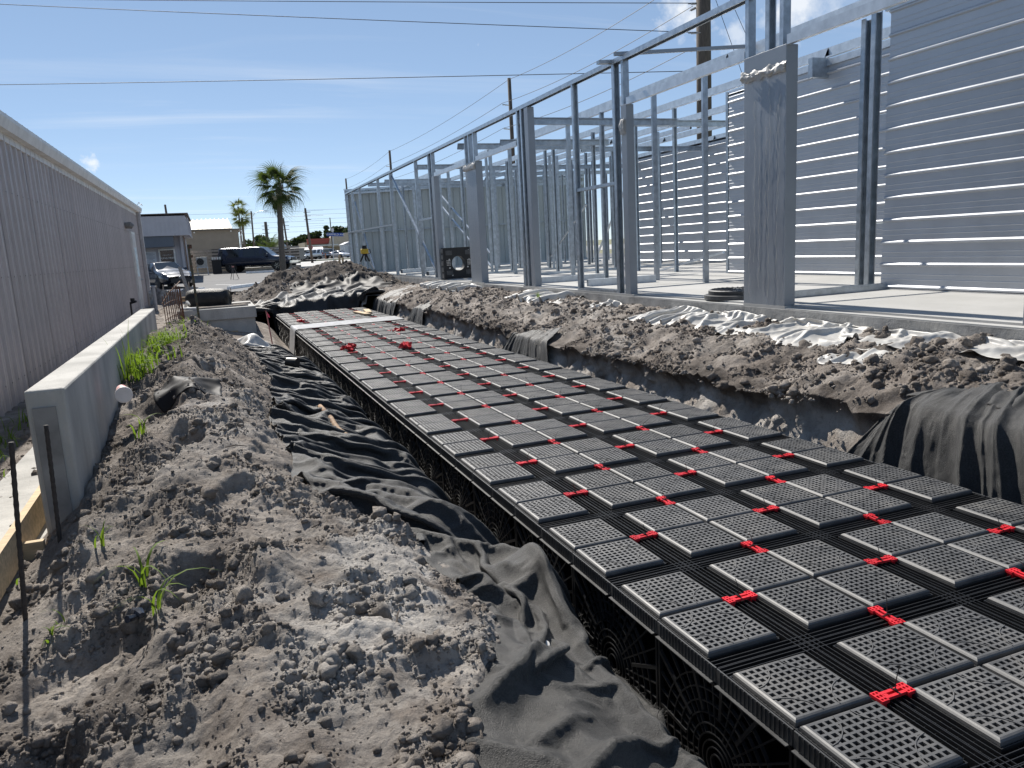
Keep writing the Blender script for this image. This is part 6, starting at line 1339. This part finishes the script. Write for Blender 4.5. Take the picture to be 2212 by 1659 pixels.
# -- palms
def fan_leaf(seed, R=1.0, n=34, droop=.5):
    r = random.Random(seed); v = []; f = []
    for i in range(n):
        a = RAD(-125+250*i/(n-1)); L = R*(.72+.28*cos(a*.6))*r.uniform(.9,1.08); k = 5; o = len(v)
        for j in range(k+1):
            t = j/k; x = cos(a)*L*t; y = sin(a)*L*t; z = -droop*L*t*t*t*r.uniform(.8,1.1)-.25*abs(sin(a))*L*t*.6+.12*x; w = (.030*(1-t)+.002)*(1 if t < .6 else .7)*R
            for s in (-1,1): v.append((x-sin(a)*w*s, y+cos(a)*w*s, z+s*w*.5))
        for j in range(k): f.append((o+2*j, o+2*j+1, o+2*j+3, o+2*j+2))
    return np.array(v), np.array(f)
def palm(label, base, H, cr, trunk_r, n, mat, seed, lean=(0,0), name='palm_tree', boots=True):
    t = thing(name, label, 'palm tree', base); bx, by, bz = base; r = random.Random(seed); m = MB(); pts = []; rs = []
    for i in range(26):
        s = i/25; pts.append((bx+lean[0]*s**1.5, by+lean[1]*s, bz-.2+(H+.2)*s)); rs.append(trunk_r*(1.12-.22*s)*(1.05 if i % 2 else .97))
    m.tube(pts, rs, 14); m.build('trunk', MT['bark'], t, smooth=True)
    top = Vector(pts[-1])
    if boots:
        m = MB()
        for k in range(26):
            a = k*2.4; z = top.z-.55*(k/26)+.1; c = Vector((top.x+cos(a)*trunk_r*.9, top.y+sin(a)*trunk_r*.9, z)); m.bar(c-Vector((0,0,.12)), c+Vector((cos(a)*.14, sin(a)*.14, .22)), .10, .03)
        m.build('leaf_base', MT['bark'], t)
    LM = []
    for q in range(3):
        v, f = fan_leaf(seed*7+q, cr*.62, 28, .35+.2*q); LM.append((v, f))
    mesh = []
    for v, f in LM:
        w = np.concatenate([v+np.array([cr*.5,0,0]), np.array([(0,-.02,0),(0,.02,0),(cr*.5,.015,0),(cr*.5,-.015,0)])]); ff = np.concatenate([f, [[len(v),len(v)+1,len(v)+2,len(v)+3]]])
        o = npmesh('frond', w, ff, MT[mat]); mesh.append(o.data); bpy.data.objects.remove(o)
    for k in range(n):
        s = (k+.5)/n; az = k*2.39996+r.uniform(-.2,.2); el = RAD(82-150*s**.9+r.uniform(-8,8)); R = Matrix.Rotation(az, 4, 'Z') @ Matrix.Rotation(-el, 4, 'Y') @ Matrix.Rotation(r.uniform(-.5,.5), 4, 'X')
        o = bpy.data.objects.new('frond', mesh[k % 3]); col.objects.link(o); o.parent = t; sc = r.uniform(.85,1.1)*(1 if s > .15 else .8); o.matrix_local = Matrix.Translation(top-Vector(base)+Vector((0,0,.05))) @ R @ Matrix.Scale(sc, 4)
    return t
palm('tall cabbage palm with a thick trunk standing behind the spoil mound', (3.05, 57.2, gz(57)), 6.15, 2.15, .20, 36, 'palm', 3, (.35,.5))
palm('taller of two thin yellowish palms beyond the tan building', (2.75, 117.2, gz(117)), 8.3, 1.5, .12, 20, 'palm2', 5, (.1,0), boots=False)
palm('shorter of two thin yellowish palms beyond the tan building', (3.05, 116, gz(116)), 6.7, 1.9, .16, 24, 'palm2', 6, (.1,0), boots=False)
def date_palm():
    t = thing('date_palm', 'bushy feather-leaved palm left of the palm trunk, behind the pickup roof', 'palm tree', (4.7, 88.4, gz(88))); m = MB(); m.tube([(4.7,88.4,gz(88)-.1),(4.7,88.4,2.3)], [.3,.28], 12); m.build('trunk', MT['bark'], t); r = random.Random(8)
    v = []; f = []; k = 9
    for s in (-1,1):
        for j in range(26):
            q = .12+.88*j/26; x = 2.0*q; z = .45*x-.24*x*x; L = .5*(1-.55*abs(q-.4)); o = len(v); v += [(x-.02,0,z),(x+.02,0,z),(x+.16+.0,s*L,z-.12-.1*q)]; f.append((o,o+1,o+2))
    v = np.array(v); f = np.array(f); o = npmesh('frond', v, f, MT['palm']); me = o.data; bpy.data.objects.remove(o)
    for i in range(40):
        o = bpy.data.objects.new('frond', me); col.objects.link(o); o.parent = t; o.location = (0,0,2.25-gz(88)); o.rotation_euler = (r.uniform(-.3,.3), -RAD(r.uniform(-15,70)), i*2.4); s = r.uniform(.8,1.1); o.scale = (s,s,s)
date_palm()
# -- broadleaf trees
def tree(label, x, y, ztop, rad, seed, sparse=False, zbot=None):
    t = thing('broadleaf_tree', label, 'tree', (x, y, gz(y)), 0, 'trees beyond the street'); r = np.random.RandomState(seed); z0 = gz(y); H = ztop-z0; m = MB(); m.tube([(x,y,z0-.3),(x+.1,y,z0+H*.3),(x+.2,y,z0+H*.5)], [H*.045,H*.035,H*.025], 8)
    cl = []
    nb = 13 if not sparse else 9
    for k in range(nb):
        a = r.rand()*6.28; q = r.rand()**.6; c = np.array([x+cos(a)*rad*.75*q, y+sin(a)*rad*.75*q, z0+H*(.42+.5*r.rand()*(1-.35*q))]); cl.append((c, rad*(.26+.2*r.rand())*(1 if not sparse else .62)))
        m.tube([(x+.1,y,z0+H*.32), tuple((np.array([x+.15,y,z0+H*.45])+c)/2), tuple(c)], [H*.02,H*.012,H*.005], 5)
    m.build('trunk', MT['pole'], t)
    V_ = []; F_ = []; o = 0; per = 420 if not sparse else 260; s = rad*.055
    for c, R in cl:
        d = r.randn(per,3); d /= np.linalg.norm(d, axis=1)[:,None]; p = c+d*(R*(.55+.5*r.rand(per))[:,None])*np.array([1.15,1.15,.8]); a = r.randn(per,3); a /= np.linalg.norm(a,axis=1)[:,None]; b = np.cross(a, r.randn(per,3)); b /= np.linalg.norm(b,axis=1)[:,None]; sz = s*(.6+.9*r.rand(per))[:,None]
        q = np.stack([p-a*sz-b*sz*.6, p+a*sz-b*sz*.6, p+a*sz+b*sz*.6, p-a*sz+b*sz*.6], 1).reshape(-1,3); V_.append(q); F_.append(np.arange(per*4).reshape(-1,4)+o); o += per*4
    npmesh('crown', np.concatenate(V_)-np.array(wloc(t)), np.concatenate(F_), MT['leaf'], t, smooth=False)
def far(px_x, px_y, D):   # offline table helper kept out: positions below are metres
    pass
for lab, x, y, zt, rad, sd, spz in (('round dark tree behind the street lamp', 9.9, 212, 8.1, 4.2, 1, 0), ('dark tree left of the tall far pole', 22.2, 206, 8.1, 4.0, 2, 0), ('low dark tree right of the palm trunk', 18.0, 208, 6.6, 2.9, 3, 0), ('open-branched tree behind the street sign', 27.6, 204, 9.8, 3.6, 4, 1), ('dark tree above the street sign at the frame corner', 31.6, 203, 9.2, 3.8, 5, 0), ('low shrubby tree behind the date palm', 13.4, 211, 5.6, 3.0, 6, 0), ('dark tree between the tall far pole and the street sign', 25.3, 205, 6.8, 2.8, 7, 0), ('low dark trees mass behind the tan building', 2.0, 214, 5.4, 3.2, 8, 0)):
    tree(lab, x, y, zt, rad, sd, bool(spz))
# green verge behind the street
structure(MB().box(10.5, 40, 119.5, 125.5, gz(122)-.02, gz(122)+.09).build('verge', pm('verge_grass', (.06,.10,.025), .95, .3, 2)))
